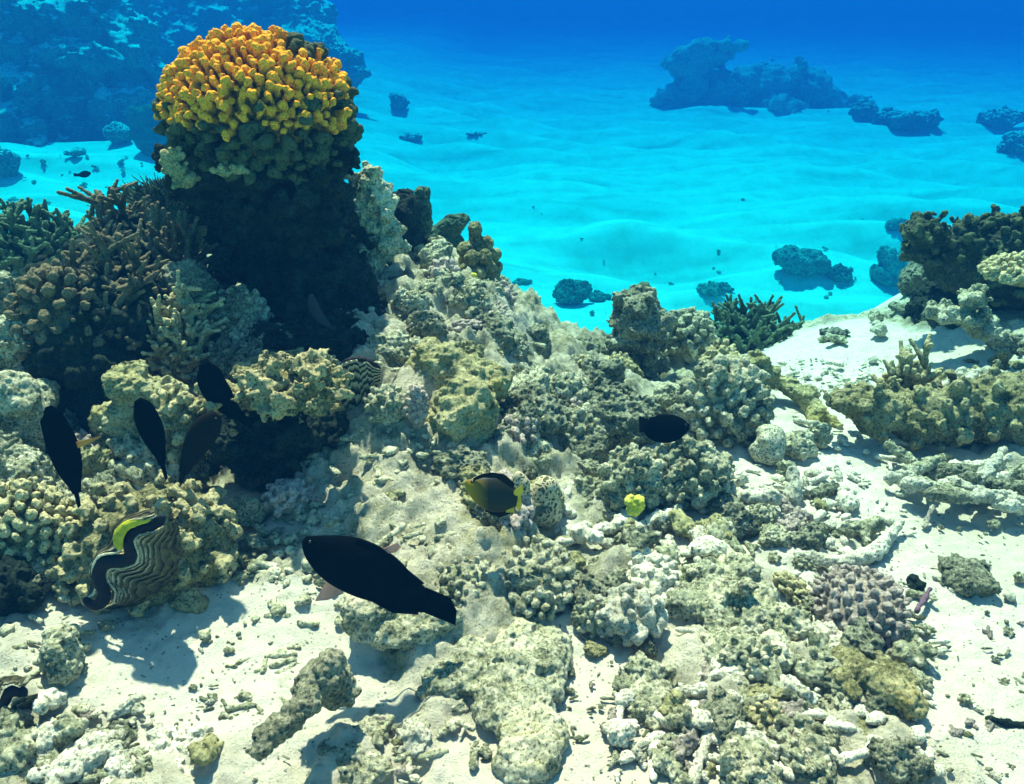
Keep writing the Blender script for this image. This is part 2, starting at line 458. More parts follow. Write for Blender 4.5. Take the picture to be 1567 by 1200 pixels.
_cp = np.array([np.append(at_z(u, v, z)[:2], [z, r]) for u, v, z, r in CTRL])
def _tk(d2): return 0.5 * d2 * np.log(d2 + 1e-9)
_n = len(_cp)
_A = np.zeros((_n + 3, _n + 3))
_d2 = ((_cp[:, None, :2] - _cp[None, :, :2]) ** 2).sum(-1)
_A[:_n, :_n] = _tk(_d2) + np.eye(_n) * 0.01
_A[:_n, _n] = 1; _A[_n, :_n] = 1; _A[:_n, _n + 1:] = _cp[:, :2]; _A[_n + 1:, :_n] = _cp[:, :2].T
_W = np.linalg.solve(_A, np.concatenate([_cp[:, 2], [0, 0, 0]]))
def plateau(x, y):
    x = np.clip(x, -1.9, 2.0); y = np.clip(y, 0.85, 3.0)
    z = _W[_n] + _W[_n + 1] * x + _W[_n + 2] * y
    for k in range(_n):
        z = z + _W[k] * _tk((x - _cp[k, 0]) ** 2 + (y - _cp[k, 1]) ** 2)
    return z
def reefness(x, y):
    a = 0; b = 1e-6
    for k in range(_n):
        w = np.exp(-((x - _cp[k, 0]) ** 2 + (y - _cp[k, 1]) ** 2) / (2 * 0.14 ** 2)) + 1e-9 / (0.1 + (x - _cp[k, 0]) ** 2 + (y - _cp[k, 1]) ** 2)
        a = a + w * _cp[k, 3]; b = b + w
    return a / b
EX = [-4, -2.4, -1.0, -0.35, -0.05, 0.25, 0.5, 0.85, 1.15, 1.6, 2.2, 4]
EY = [3.2, 3.1, 3.0, 2.95, 2.80, 2.65, 2.55, 2.60, 2.72, 2.95, 3.1, 3.4]
def lagoon(x, y):
    b = -3.4 + 1.1 * smooth(-1, -9, x)
    p = np.stack([x * 0.22, y * 0.85 + 0.10 * x, 0 * x], -1)
    w = 0.62 * perlin(p) + 0.14 * perlin(p * 2.3 + 5)
    q = np.stack([x * 0.9, y * 2.4, 0 * x + 3], -1)
    return b + (w + 0.03 * perlin(q)) * smooth(3.5, 6, y)
def ground(x, y):
    x = np.atleast_1d(np.asarray(x, float)); y = np.atleast_1d(np.asarray(y, float))
    e = np.interp(x, EX, EY) + 0.10 * perlin(np.stack([x * 3, 0 * x, 0 * x], -1))
    t = smooth(0.0, 4.0, y - e)
    side = np.maximum(smooth(2.0, 4.5, np.abs(x)), 0)
    z = plateau(x, y) * (1 - t) + lagoon(x, y) * t
    return z
def ground_hit(u, v):
    d = ray(u, v); ts = np.linspace(0.6, 60, 6000) ** 1.0
    ts = np.concatenate([np.linspace(0.7, 6, 1500), np.linspace(6, 80, 3000)])
    X, Y, Z = d[0] * ts, d[1] * ts, CAMZ + d[2] * ts
    h = ground(X, Y); k = np.argmax(Z < h)
    return np.array([X[k], Y[k], h[k]])

def grow(start, step, end, ratio):
    o = []; p = start
    while p < end: step *= ratio; p += step; o.append(p)
    return o
STEP = 0.006
xs = np.array([-q for q in grow(1.75, STEP, 112, 1.05)][::-1] + list(np.arange(-1.75, 1.95, STEP)) + grow(1.95, STEP, 112, 1.05))
ys = np.array([-q for q in grow(-0.75, 0.03, 4, 1.25)][::-1] + list(np.arange(0.75, 3.25, STEP)) + grow(3.25, STEP, 135, 1.022))
GX, GY = np.meshgrid(xs, ys)
gx, gy = GX.ravel(), GY.ravel()
gz = ground(gx, gy); gr = reefness(gx, gy)
near = smooth(3.6, 2.9, gy) * smooth(2.6, 2.2, np.abs(gx))
P3 = np.stack([gx, gy, gz], -1)
m = near > 0.01
rgh = np.where(m, 0.06 + gr, 0.05)
dz = np.zeros_like(gz)
pm = P3[m]
brk = smooth(-0.15, 0.35, fbm(pm / 0.35 + 9, 3) + (gr[m] - 0.4) * 1.2)
brk = np.maximum(brk, smooth(.68, .85, gr[m]) * .8)
a = fbm(pm / 0.16, 5, 0.58) * 0.042
f1, f2 = worley(pm / 0.038 + 0.35 * fbm(pm / 0.05, 2)[:, None]); b = np.clip(0.62 - f1, 0, 1) * 0.030
f1, f2 = worley(pm / 0.085 + 0.3 * fbm(pm / 0.1, 2)[:, None]); c = np.clip(0.6 - f1, 0, 1) * 0.05
pit = -np.clip(1 - worley(pm / 0.13 + 4)[0] / 0.36, 0, 1) * 0.055
f1, f2 = worley(pm / 0.019 + 2); e_ = np.clip(0.55 - f1, 0, 1) * 0.014 + np.abs(fbm(pm / 0.03, 3)) * -0.008
dz[m] = near[m] * (brk * (a + b + c + e_ + pit) * (0.35 + 0.8 * gr[m]) + (fbm(pm / 0.3, 3) * 0.012 + fbm(pm / 0.03, 4, .6) * 0.0045))
gz = gz + dz
tagv = np.zeros_like(gz); tagv[m] = near[m] * np.clip(0.15 * brk + gr[m] * brk * 1.1, 0, 1)
nx = len(xs); ny = len(ys)
ii = (np.arange(ny - 1)[:, None] * nx + np.arange(nx - 1)[None, :]).ravel()
Q = np.stack([ii, ii + 1, ii + nx + 1, ii + nx], 1)
seabed = link('seabed', mesh_np('seabed', np.stack([gx, gy, gz], -1), Q, tagv), M['floor'])
seabed['kind'] = 'structure'
# ------------------------------------------------------------------ builders for rocks and corals (origin at the base)
def fib(n, seed=0):
    i = np.arange(n) + 0.5; ph = math.pi * (1 + 5 ** 0.5) * i + seed; z = 1 - 2 * i / n
    r = np.sqrt(1 - z * z); return np.stack([r * np.cos(ph), r * np.sin(ph), z], 1)
def auto_vox(rx, ry, rz, lim=0.0032, n=105):
    return max(lim, 2 * max(rx, ry, rz) / n)

def rock(rx, ry, rz, seed=1, n=9, lump=0.42, crag=1.0, vox=None, k=None):
    R = np.random.RandomState(seed); s = (rx * ry * rz) ** (1 / 3)
    pr = [ell((0, 0, rz), (rx * .80, ry * .80, rz * .82), rotm(0, 0, R.rand() * .6))]
    for d in R.normal(size=(n, 3)):
        d /= np.linalg.norm(d); d[2] = d[2] * .8 + .12
        q = s * lump * (0.6 + 0.7 * R.rand())
        c = np.array([d[0] * (rx - q * .6), d[1] * (ry - q * .6), rz + d[2] * (rz - q * .5)])
        pr.append(ell(c, np.minimum([q, q * .9, q * .8], [rx * .6, ry * .6, rz * .7]), rotm(R.rand(), R.rand(), R.rand() * 3)))
    vox = vox or auto_vox(rx, ry, rz)
    fs = s * 0.45
    V, Q, T = sdf_mesh(pr, vox, k or s * .22, lambda p: fbm(p / fs + seed * 5.3, 4, .55), s * 0.13 * crag)
    g = min(s, 0.25)
    V = roughen(V, Q, [('w', g * .30, g * .070 * crag), ('r', g * .5, g * .035 * crag), ('n', g * .12, g * .036 * crag), ('p', g * .26, g * .09 * crag)], seed)
    return V, Q, T

def knobs(rx, ry, rz, seed=1, nk=60, kr=0.02, kl=0.03, low=-0.25, up=0.3, sub=4, core=0.86, vox=None, keep=None, base=True, k=None, jit=0.25, rough=1.0, cz=None):
    R = np.random.RandomState(seed); cz = rz if cz is None else cz
    pr = [ell((0, 0, cz), (rx * core, ry * core, rz * core))] if base else []
    for q in fib(nk, seed):
        if q[2] < low: continue
        p = np.array([q[0] * rx, q[1] * ry, cz + q[2] * rz])
        if keep is not None and not keep(p): continue
        d = q / np.array([rx, ry, rz]); d /= np.linalg.norm(d)
        d = d + np.array([0, 0, up]) + R.normal(size=3) * jit; d /= np.linalg.norm(d)
        r = kr * (0.6 + .7 * R.rand()); L = kl * (0.5 + 1.0 * R.rand())
        tip = p + d * (L - r)
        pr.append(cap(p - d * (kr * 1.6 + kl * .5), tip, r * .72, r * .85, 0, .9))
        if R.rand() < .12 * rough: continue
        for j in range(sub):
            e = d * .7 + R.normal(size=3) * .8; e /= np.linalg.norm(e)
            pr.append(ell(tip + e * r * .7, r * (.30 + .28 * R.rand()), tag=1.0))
    vox = vox or auto_vox(rx, ry, rz, 0.0030, 130)
    V, Q, T = sdf_mesh(pr, vox, k or kr * .35, lambda p: fbm(p / (kr * 1.7) + seed, 3, .6), kr * .34 * rough)
    V = roughen(V, Q, [('n', kr * 1.5, kr * .22 * rough), ('w', kr * .6, kr * .20 * rough)], seed)
    return V, Q, T

def branches(rx, ry, rz, seed=1, n=40, r=0.009, twigs=4, low=0.0, vox=None, core=0.45, bend=.35):
    R = np.random.RandomState(seed)
    pr = [ell((0, 0, rz * .45), (rx * core, ry * core, rz * core))]
    for q in fib(int(n * 2 / (1 - low)) // 2, seed):
        if q[2] < low: continue
        end = np.array([q[0] * rx, q[1] * ry, rz * .35 + q[2] * rz * 1.6]) * (0.8 + .3 * R.rand())
        st = end * np.array([.35, .35, .3]); mid = (st + end) / 2 + R.normal(size=3) * np.linalg.norm(end - st) * bend * .35
        pr.append(cap(st, mid, r * 1.5, r * 1.2, 0, .25)); pr.append(cap(mid, end, r * 1.2, r * .75, .25, 1))
        L = np.linalg.norm(end - st)
        for j in range(twigs):
            t = .35 + .6 * R.rand(); b = mid + (end - mid) * t if R.rand() < .6 else st + (mid - st) * t
            d = (end - st) / L + R.normal(size=3) * .8; d /= np.linalg.norm(d); d[2] = abs(d[2]) * .8 + .15
            pr.append(cap(b, b + d * L * (.18 + .25 * R.rand()), r * .95, r * .6, .3, 1))
    V, Q, T = sdf_mesh(pr, vox or auto_vox(rx, ry, rz, 0.0028, 120), r * .6)
    V = roughen(V, Q, [('n', r * 2, r * .3), ('w', r * .8, r * .16)], seed)
    return V, Q, T

def px_scale(p): return depth_of(p) / F
class Sculpt:
    """ellipsoids and rods given where the photograph shows them, each at its own distance"""
    def __init__(s, y): s.y = y; s.pr = []
    def e(s, u, v, ru, rv, y=None, ry=None, rot=0.0, tag=0.0):
        y = y or s.y; c = at_y(u, v, y); k = px_scale(c)
        s.pr.append(ell(c, (ru * k, ry if ry else (ru + rv) / 2 * k, rv * k), rotm(0, rot, 0) if rot else None, tag)); return s
    def c(s, u0, v0, u1, v1, r0, r1, y0=None, y1=None, tag=0.0, tagb=None):
        a, b = at_y(u0, v0, y0 or s.y), at_y(u1, v1, y1 or y0 or s.y)
        s.pr.append(cap(a, b, r0 * px_scale(a), r1 * px_scale(b), tag, tagb)); return s
    def knobs(s, seed, n, kr, kl, which=None, up=.3, low=-.3, sub=3):
        R = np.random.RandomState(seed); es = [p for p in s.pr if p[0] == 'e']
        es = es if which is None else [es[i] for i in which]
        k = px_scale(es[0][1]); kr *= k; kl *= k
        w = np.array([e[2][0] * e[2][2] for e in es]); w = w / w.sum()
        for e, m in zip(es, (w * n).astype(int) + 1):
            for q in fib(m, seed):
                if q[2] < low: continue
                q = q + R.normal(size=3) * .1
                p = e[1] + ((e[3] @ (q * e[2])) if e[3] is not None else q * e[2])
                d = q + np.array([0, 0, up]) + R.normal(size=3) * .3; d /= np.linalg.norm(d)
                r = kr * (.6 + .7 * R.rand()); tip = p + d * kl * (.5 + R.rand())
                s.pr.append(cap(p - d * kr, tip, r * .8, r * .8, .1, .9))
                for j in range(sub):
                    f = d * .6 + R.normal(size=3) * .8; f /= np.linalg.norm(f)
                    s.pr.append(ell(tip + f * r * .6, r * (.4 + .25 * R.rand()), tag=1.0))
        return s
    def mesh(s, vox=None, k=0.02, amp=0.015, fs=0.08, seed=0, layers=None, origin=None):
        P = []
        for p in s.pr:
            P += [p[1] - p[2], p[1] + p[2]] if p[0] == 'e' else [p[1], p[2]]
        P = np.array(P); lo, hi = P.min(0), P.max(0)
        o = np.array([(lo[0] + hi[0]) / 2, (lo[1] + hi[1]) / 2, lo[2]]) if origin is None else origin
        vox = vox or max(0.0032, (hi - lo).max() / 150)
        V, Q, T = sdf_mesh(s.pr, vox, k, (lambda p: fbm(p / fs + seed * 3.1, 4, .55)) if amp else None, amp)
        V = roughen(V, Q, layers if layers is not None else [('w', .035, .007), ('n', .02, .005), ('p', .035, .009)], seed)
        return V - o, Q, T, o

def fit(u0, v0, u1, v1, y=None, dr=0.85, grounded=True):
    """centre and half sizes of a lump that fills this box of the photograph, standing on the seabed"""
    uc, vc = (u0 + u1) / 2, (v0 + v1) / 2
    g = ground_hit(uc, v1) if y is None else None
    yy = y if y is not None else g[1]
    for it in range(3):
        c = at_y(uc, vc, yy); k = px_scale(c)
        rx = (u1 - u0) / 2 * k; h = (v1 - v0) / 2 * k
        ry = min(dr * rx, 0.85 * h / SP)
        rz = math.sqrt(max(h * h - (ry * SP) ** 2, (0.3 * h) ** 2)) / CP
        if y is None: yy = g[1] + ry * .7
    if grounded:
        gz = float(ground(c[0], c[1])[0]) - 0.015; bot = min(c[2] - rz, gz) if c[2] - rz > gz else c[2] - rz
        top = c[2] + rz; rz = (top - bot) / 2; c = np.array([c[0], c[1], (top + bot) / 2])
    return c, rx, ry, rz
def put(name, label, cat, data, mat, loc, group=None, parent=None):
    V, Q, T = data[:3]
    o = link(name, mesh_np(name, V, Q, T), M[mat] if isinstance(mat, str) else mat, loc, parent)
    if parent is None: tag_thing(o, label, cat, group)
    return o
def on_floor(kind, name, label, cat, box, mat, seed, group=None, y=None, dr=.85, gr=True, **kw):
    c, rx, ry, rz = fit(*box, y=y, dr=dr, grounded=gr)
    if 'kpx' in kw:
        k = px_scale(c); kw['kr'] = kw.pop('kpx') * k; kw['kl'] = kw.pop('klpx', 12) * k
    if 'rpx' in kw: kw['r'] = kw.pop('rpx') * px_scale(c)
    return put(name, label, cat, kind(rx, ry, rz, seed, **kw), mat, (c[0], c[1], c[2] - rz), group)

# ------------------------------------------------------------------ the tall coral head
YP = 2.25
head = empty('coral_pillar', at_y(430, 560, YP))
tag_thing(head, 'tall coral head with a yellow cauliflower crown on a dark overhanging pillar', 'coral')
ho_ = np.array(head.location)
def hpart(name, data, mat, at):
    return put(name, None, None, data, mat, at - ho_, parent=head)
c0 = at_y(400, 174, YP); kp = px_scale(c0)
RX, RY, RZ = 132 * kp, 118 * kp, 104 * kp
def pix(p):
    q = p - np.array([0, 0, CAMZ]); d = q[1] * CP - q[2] * SP
    return U0 + F * q[0] / d, V0 - F * (q[1] * SP + q[2] * CP) / d
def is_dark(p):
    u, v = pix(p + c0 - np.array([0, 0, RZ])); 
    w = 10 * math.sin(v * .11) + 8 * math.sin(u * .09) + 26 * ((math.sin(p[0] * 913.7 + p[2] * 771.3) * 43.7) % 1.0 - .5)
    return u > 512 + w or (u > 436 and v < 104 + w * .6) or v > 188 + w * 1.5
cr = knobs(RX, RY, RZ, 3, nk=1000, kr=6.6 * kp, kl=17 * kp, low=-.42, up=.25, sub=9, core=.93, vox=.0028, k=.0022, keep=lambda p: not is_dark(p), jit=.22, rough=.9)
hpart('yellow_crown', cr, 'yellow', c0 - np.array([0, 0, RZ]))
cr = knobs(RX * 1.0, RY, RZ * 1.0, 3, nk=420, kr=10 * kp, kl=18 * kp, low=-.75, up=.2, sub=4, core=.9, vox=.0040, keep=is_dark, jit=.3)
hpart('dark_crown_edge', cr, 'green_dark' if 'green_dark' in M else 'dark', c0 - np.array([0, 0, RZ]))  # dark green knobs on the right, upper right and lower crown
S = Sculpt(YP)
S.e(402, 235, 118, 62, ry=.14).e(325, 270, 45, 58).e(490, 240, 46, 56).e(300, 275, 24, 28).e(425, 325, 100, 62, ry=.12).e(425, 395, 72, 60, y=2.3, ry=.11).e(480, 400, 78, 80, y=2.35)
S.e(450, 480, 85, 85, y=2.37, ry=.12).e(535, 370, 45, 60, y=2.45).e(540, 450, 55, 80, y=2.5).e(372, 345, 40, 40, y=2.3).e(430, 560, 90, 60, y=2.4, ry=.1).e(500, 470, 88, 80, y=2.2, ry=.09).e(480, 510, 85, 48, y=2.12, ry=.08)  # forward lower lumps added as a dark face for the pillar's shadow
S.knobs(5, 170, 11, 10, which=[0, 1, 2, 3, 4, 5, 10], up=-.1, low=-.9, sub=2)
V, Q, T, o = S.mesh(vox=.0042, k=.012, amp=.034, fs=.07, seed=4, layers=[('w', .06, .022), ('r', .05, .008), ('n', .025, .008)])
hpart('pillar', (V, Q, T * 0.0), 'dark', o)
S = Sculpt(YP - .18); S.e(268, 238, 9, 10).e(272, 262, 14, 12).e(284, 276, 15, 12).e(262, 248, 8, 14).e(345, 262, 12, 9).e(365, 260, 10, 8)
S.knobs(2, 60, 5, 5)
V, Q, T, o = S.mesh(k=.006, amp=0, vox=.0032, seed=3, layers=[('w', .012, .003)]); hpart('side_growth', (V, Q, T * .5), 'olive', o)

# the lit shoulder of rock beside it and the lumps behind
S = Sculpt(2.42); S.e(560, 282, 24, 22).e(572, 310, 26, 30).e(552, 330, 22, 30).e(580, 345, 24, 22).e(590, 372, 26, 24).e(560, 400, 30, 40)
S.knobs(3, 70, 8, 6, low=-.6, sub=3)
V, Q, T, o = S.mesh(k=.012, amp=.012, fs=.04, seed=9); put('reef_rock', 'pale crumbly rock shoulder attached to the right side of the dark pillar', 'rock', (V, Q, T), 'reef', o)
S = Sculpt(2.62); S.e(612, 320, 28, 32).e(605, 345, 30, 34).e(632, 370, 20, 20)
V, Q, T, o = S.mesh(k=.02, amp=.02, seed=10); put('reef_rock', 'smooth dark rock hollow between the pale shoulder and the upright green finger', 'rock', (V, Q, T), 'dark', o)
S = Sculpt(2.72); S.c(648, 298, 640, 350, 11, 17).e(642, 325, 17, 20).c(640, 350, 632, 390, 14, 16).e(650, 345, 10, 14)
V, Q, T, o = S.mesh(k=.012, amp=.010, fs=.04, seed=11); put('finger_coral', 'single upright green finger of coral against the bright sand', 'coral', (V, Q, T), 'green', o)
S = Sculpt(2.95); S.e(685, 350, 20, 16).e(700, 340, 18, 9).e(672, 362, 24, 18).e(690, 375, 22, 20).c(690, 345, 714, 334, 8, 5)
V, Q, T, o = S.mesh(k=.015, amp=.012, fs=.05, seed=12); put('lobed_coral', 'leaning hazy green coral lobe behind the ridge beside the knobby finger coral', 'coral', (V, Q, T), 'green', o)
# knobby finger coral on the ridge
S = Sculpt(2.62); S.e(728, 405, 26, 40)
for (u, v, r, dy) in ((727, 352, 9, 0), (712, 382, 12, -.03), (745, 372, 11, .0), (757, 390, 10, 0), (760, 408, 9, 0), (748, 412, 12, -.06), (752, 425, 10, -.05), (738, 440, 11, -.04), (722, 395, 12, -.07), (732, 420, 12, -.09), (714, 415, 12, -.07), (742, 393, 11, -.07), (722, 436, 11, -.07), (757, 420, 9, -.02)):
    S.c(730, 405, u, v, r * .8, r, 2.62, 2.62 + dy, 0, .9)
S.c(727, 375, 727, 349, 9, 10)
V, Q, T, o = S.mesh(k=.006, amp=.004, fs=.02, seed=13, vox=.0028, layers=[('w', .012, .002), ('n', .01, .002)]); put('finger_coral', 'stubby grey finger coral bunch on the ridge end above the bright sand', 'coral', (V, Q, T * .4), 'knob', o)
S = Sculpt(2.50); S.e(726, 428, 6, 8).e(724, 422, 6, 5)
V, Q, T, o = S.mesh(k=.004, amp=.002, fs=.01, vox=.0022, layers=[]); put('yellow_growth', 'small yellow blob growing on the stubby grey finger coral', 'coral growth', (V, Q, T), 'yellow_spot', o)

# ------------------------------------------------------------------ rocks of the central mound
on_floor(rock, 'reef_rock', 'pale crumbly rock on the ridge crest right below the dark pillar shoulder', 'rock', (598, 365, 705, 455), 'reef', 21, y=2.62)
on_floor(rock, 'reef_rock', 'hollowed rugged rock below the stubby finger coral bunch', 'rock', (625, 420, 770, 520), 'reef', 22, y=2.35, crag=1.6)
on_floor(rock, 'reef_rock', 'rounded rock with shadowed underside left of the ridge end', 'rock', (700, 470, 800, 560), 'reef2', 23, y=2.2)
on_floor(rock, 'reef_rock', 'pitted grey rock at the right end of the ridge', 'rock', (765, 490, 842, 590), 'reef2', 24, y=2.3)
on_floor(rock, 'reef_rock', 'low grey rock between the ridge end and the round pinnacle', 'rock', (840, 512, 945, 600), 'reef2', 25, y=2.45)
S = Sculpt(2.5); S.e(976, 480, 36, 34).e(970, 515, 34, 38).e(1000, 505, 26, 34).e(975, 560, 30, 40)
S.knobs(3, 50, 8, 5, low=-.5)
V, Q, T, o = S.mesh(k=.015, amp=.018, fs=.05, seed=14); put('reef_pinnacle', 'round topped rock pinnacle standing up against the bright blue sand', 'rock', (V, Q, T * .3), 'reef2', o)
on_floor(rock, 'reef_rock', 'small hazy green lump on top of the pinnacle behind', 'rock', (963, 430, 1002, 470), 'green', 26, y=2.75)
on_floor(knobs, 'knobby_coral', 'pale knobby coral heap between pinnacle and green leafy coral', 'coral', (1005, 480, 1090, 562), 'reef', 27, y=2.65, nk=90, kpx=8, klpx=9)
on_floor(rock, 'reef_rock', 'squat grey rock in front of the pinnacle', 'rock', (885, 545, 960, 605), 'reef2', 28, y=2.2)
on_floor(rock, 'reef_rock', 'flat pitted rock left of the black fish on the right', 'rock', (840, 590, 1000, 690), 'reef2', 29, y=1.98, crag=1.3)
on_floor(rock, 'reef_rock', 'jagged rock right of the big yellowish boulder', 'rock', (760, 570, 860, 680), 'reef', 30, y=2.0, crag=1.5)
on_floor(rock, 'reef_rock', 'net patterned rock directly above the brain coral lobes', 'rock', (745, 640, 850, 745), 'reef', 31, y=1.78, crag=1.5)
on_floor(rock, 'reef_rock', 'round grey rock overhanging the dark hollow beside the brain coral', 'rock', (840, 650, 940, 720), 'reef2', 32, y=1.85)
on_floor(rock, 'reef_rock', 'small rounded rock above the black fish on the right', 'rock', (1000, 585, 1060, 640), 'reef', 33, y=2.15)
# the big boulder
S = Sculpt(1.82); S.e(662, 565, 36, 36, y=1.86).e(705, 580, 55, 38, y=1.85).e(745, 590, 36, 32, y=1.85).e(660, 540, 26, 20, y=1.88).e(688, 545, 16, 18, y=1.86)
S.e(708, 630, 48, 48, y=1.72).e(700, 665, 55, 52, y=1.74).e(655, 640, 22, 50, y=1.82).e(690, 700, 70, 30, y=1.78)
V, Q, T, o = S.mesh(k=.018, amp=.022, fs=.07, seed=15, vox=.0034, layers=[('w', .03, .005), ('n', .03, .007), ('p', .035, .009), ('w', .012, .002)]); put('boulder', 'big rounded yellowish boulder of two lobes in the middle of the mound', 'rock', (V, Q, T), 'olive', o)
on_floor(knobs, 'knobby_coral', 'tiny pale knobby coral tuft at the left edge of the yellowish boulder', 'coral', (622, 590, 652, 640), 'pinkish', 34, y=1.68, nk=50, kpx=5, klpx=5)
on_floor(knobs, 'knobby_coral', 'pale crusty patch below the striped clam shell', 'coral', (560, 590, 625, 650), 'reef', 35, y=1.70, nk=60, kpx=6, klpx=5)
on_floor(rock, 'reef_rock', 'crumbly rock rising behind the striped clam shell', 'rock', (550, 500, 640, 590), 'reef', 36, y=1.95, crag=1.3)
on_floor(knobs, 'knobby_coral', 'dark bluish knobby lump at the edge of the shadow on the mound', 'coral', (408, 738, 476, 792), 'pinkish', 39, nk=50, kpx=8, klpx=7)
on_floor(rock, 'reef_rock', 'smooth pale rock nose just right of the knobby coral with the clam', 'rock', (345, 755, 408, 812), 'reef', 40, crag=.7)
# ledge over the dark hole
S = Sculpt(1.22); S.e(610, 950, 78, 26).e(560, 930, 40, 28).e(670, 945, 38, 28).e(640, 925, 60, 30, y=1.3).e(720, 930, 40, 40, y=1.3)
V, Q, T, o = S.mesh(k=.02, amp=.012, fs=.06, seed=16); put('rock_ledge', 'rough rock ledge roofing the dark hole below the biggest black fish', 'rock', (V, Q, T), 'reef', o)
on_floor(knobs, 'knobby_coral', 'crusty knobby rock edge right of the biggest black fish', 'coral', (745, 830, 880, 935), 'reef', 41, nk=150, kpx=8, klpx=6, dr=1.3)
on_floor(knobs, 'knobby_coral', 'knobby lump between the yellow brown fish and the sand tongue', 'coral', (655, 845, 755, 925), 'reef', 42, nk=140, kpx=6.5, klpx=5, dr=1.3)
on_floor(knobs, 'knobby_coral', 'pale knob cluster with dark gaps beside the sand tongue', 'coral', (912, 905, 1015, 985), 'rubble', 43, nk=45, kpx=13, klpx=9, sub=2)
# brain coral lobes
for box, yy, mt, lab in (((776, 722, 812, 798), 1.50, 'brain', 'brain coral lobe touching the tail of the yellow brown fish'), ((806, 728, 860, 802), 1.55, 'brain', 'rightmost and largest brain coral lobe beside the dark hollow'), ((752, 772, 806, 828), 1.46, 'brain', 'lowest brain coral lobe under the yellow brown fish')):
    c, rx, ry, rz = fit(*box, y=yy); V, Q, T = sdf_mesh([ell((0, 0, rz * 1.15), (rx, ry, rz * .9)), ell((0, 0, rz * .6), (rx * .8, ry * .8, rz * .7))], .0028, .03, lambda p: fbm(p / .06, 2), .008)
    put('brain_coral', lab, 'coral', (V, Q, T), mt, (c[0], c[1], c[2] - rz))
on_floor(rock, 'brain_coral', 'pale round brain coral dome beside the knobby coral on the right', 'coral', (1148, 650, 1210, 714), 'brain2', 44, crag=.35, n=7, lump=.5)

# ------------------------------------------------------------------ right of the mound
on_floor(knobs, 'knobby_coral', 'stacked pale knobby coral right of the black fish on the right', 'coral', (1045, 560, 1165, 720), 'reef', 45, y=2.0, nk=150, kpx=10, klpx=16, up=.5, low=-.7)
on_floor(knobs, 'knobby_coral', 'yellowish top tuft of coral at the left of the sand crest', 'coral', (1075, 530, 1130, 585), 'knob', 46, y=2.3, nk=60, kpx=8, klpx=9)
on_floor(branches, 'leafy_coral', 'dark green branching coral beyond the sand crest on the blue sand', 'coral', (1050, 468, 1225, 590), 'green', 47, y=3.1, n=260, rpx=3.4, twigs=9, core=.72, bend=.6)
on_floor(branches, 'leafy_coral', 'small green twiggy coral at the right end of the bigger green one', 'coral', (1185, 478, 1245, 570), 'green', 48, y=3.2, n=40, rpx=2.8, twigs=6)
S = Sculpt(2.25); S.e(1148, 572, 34, 26).e(1130, 565, 22, 20).e(1160, 585, 24, 22)
S.c(1165, 575, 1200, 588, 10, 11).c(1200, 588, 1232, 606, 11, 14, 2.25, 2.2).c(1232, 606, 1262, 640, 15, 10, 2.2, 2.12).c(1262, 640, 1286, 652, 9, 4, 2.12, 2.08).c(1238, 612, 1250, 665, 10, 9, 2.2, 2.05)
S.knobs(3, 26, 7, 4)
V, Q, T, o = S.mesh(k=.015, amp=.010, fs=.04, seed=17, vox=.0032); put('coral_arch', 'thin arch of dead coral over a shaded sand patch', 'rock', (V, Q, T * .5), 'olive', o)
on_floor(knobs, 'knobby_coral', 'low pale knobby rock left in front of the stacked knobby coral', 'coral', (925, 690, 1010, 790), 'reef', 49, nk=60, kpx=13, klpx=10, sub=3, rough=1.8)
on_floor(knobs, 'knobby_coral', 'pale lumpy rock under the black fish on the right', 'coral', (990, 680, 1110, 780), 'reef', 50, nk=60, kpx=13, klpx=12, sub=3, rough=1.8)
on_floor(rock, 'yellow_growth', 'bright lime yellow knob among the pale rubble', 'coral growth', (956, 754, 990, 792), 'yellow_spot', 51, y=1.47, gr=False, crag=1.3)
on_floor(rock, 'reef_rock', 'small rock in front of the pale brain coral dome', 'rock', (1190, 660, 1250, 705), 'reef', 52)
on_floor(rock, 'reef_rock', 'small spiky rock at the foot of the thin arch', 'rock', (1238, 640, 1275, 690), 'reef', 53, crag=1.5)
bed = []
for i in range(9):
    if i % 3 == 2: dd = knobs(.05, .042, .035, 600 + i, nk=46, kr=.010, kl=.010, vox=.0026, sub=3, low=-.6)
    else: dd = rock(.05, .042, .034, 600 + i, n=9, crag=1.5, vox=.0026)
    me = mesh_np('reef_rock', *dd); me.materials.append(M[('reef', 'reef2', 'knob', 'reef', 'reef2', 'reef', 'olive', 'reef2', 'pinkish')[i]]); bed.append(me)
def bedded(n, region, size, label, group, seed):
    R = np.random.RandomState(seed)
    for i in range(n):
        u0, v0, u1, v1 = region[R.randint(len(region))]
        g = ground_hit(u0 + (u1 - u0) * R.rand(), v0 + (v1 - v0) * R.rand())
        if g[1] > 3.3: continue
        o = bpy.data.objects.new('reef_rock', bed[R.randint(len(bed))]); C.objects.link(o)
        k = size * (.45 + .9 * R.rand() ** 1.4)
        o.location = (g[0], g[1], g[2] - .016 * k); o.rotation_euler = (.25 + R.normal() * .3, R.normal() * .3, R.rand() * 6.28)
        o.scale = (k * (.8 + .6 * R.rand()), k, k * (.7 + .6 * R.rand())); tag_thing(o, label, 'rock', group)
bedded(80, [(600, 390, 780, 560), (780, 520, 960, 680), (700, 700, 960, 800)], 1.0, 'crusty rock bedded in the dim upper mound between pillar and pinnacle', 'rocks bedded in the upper mound', 1)
bedded(45, [(0, 560, 130, 900), (130, 680, 330, 780), (220, 480, 420, 620)], 1.1, 'rough rock wedged among the fishes and corals on the left reef', 'rocks wedged in the left reef', 3)
bedded(45, [(870, 780, 1250, 1000), (1040, 1000, 1400, 1200)], .8, 'flat crusty rock bedded in the pale floor right of the sand tongue', 'rocks bedded right of the sand tongue', 4)

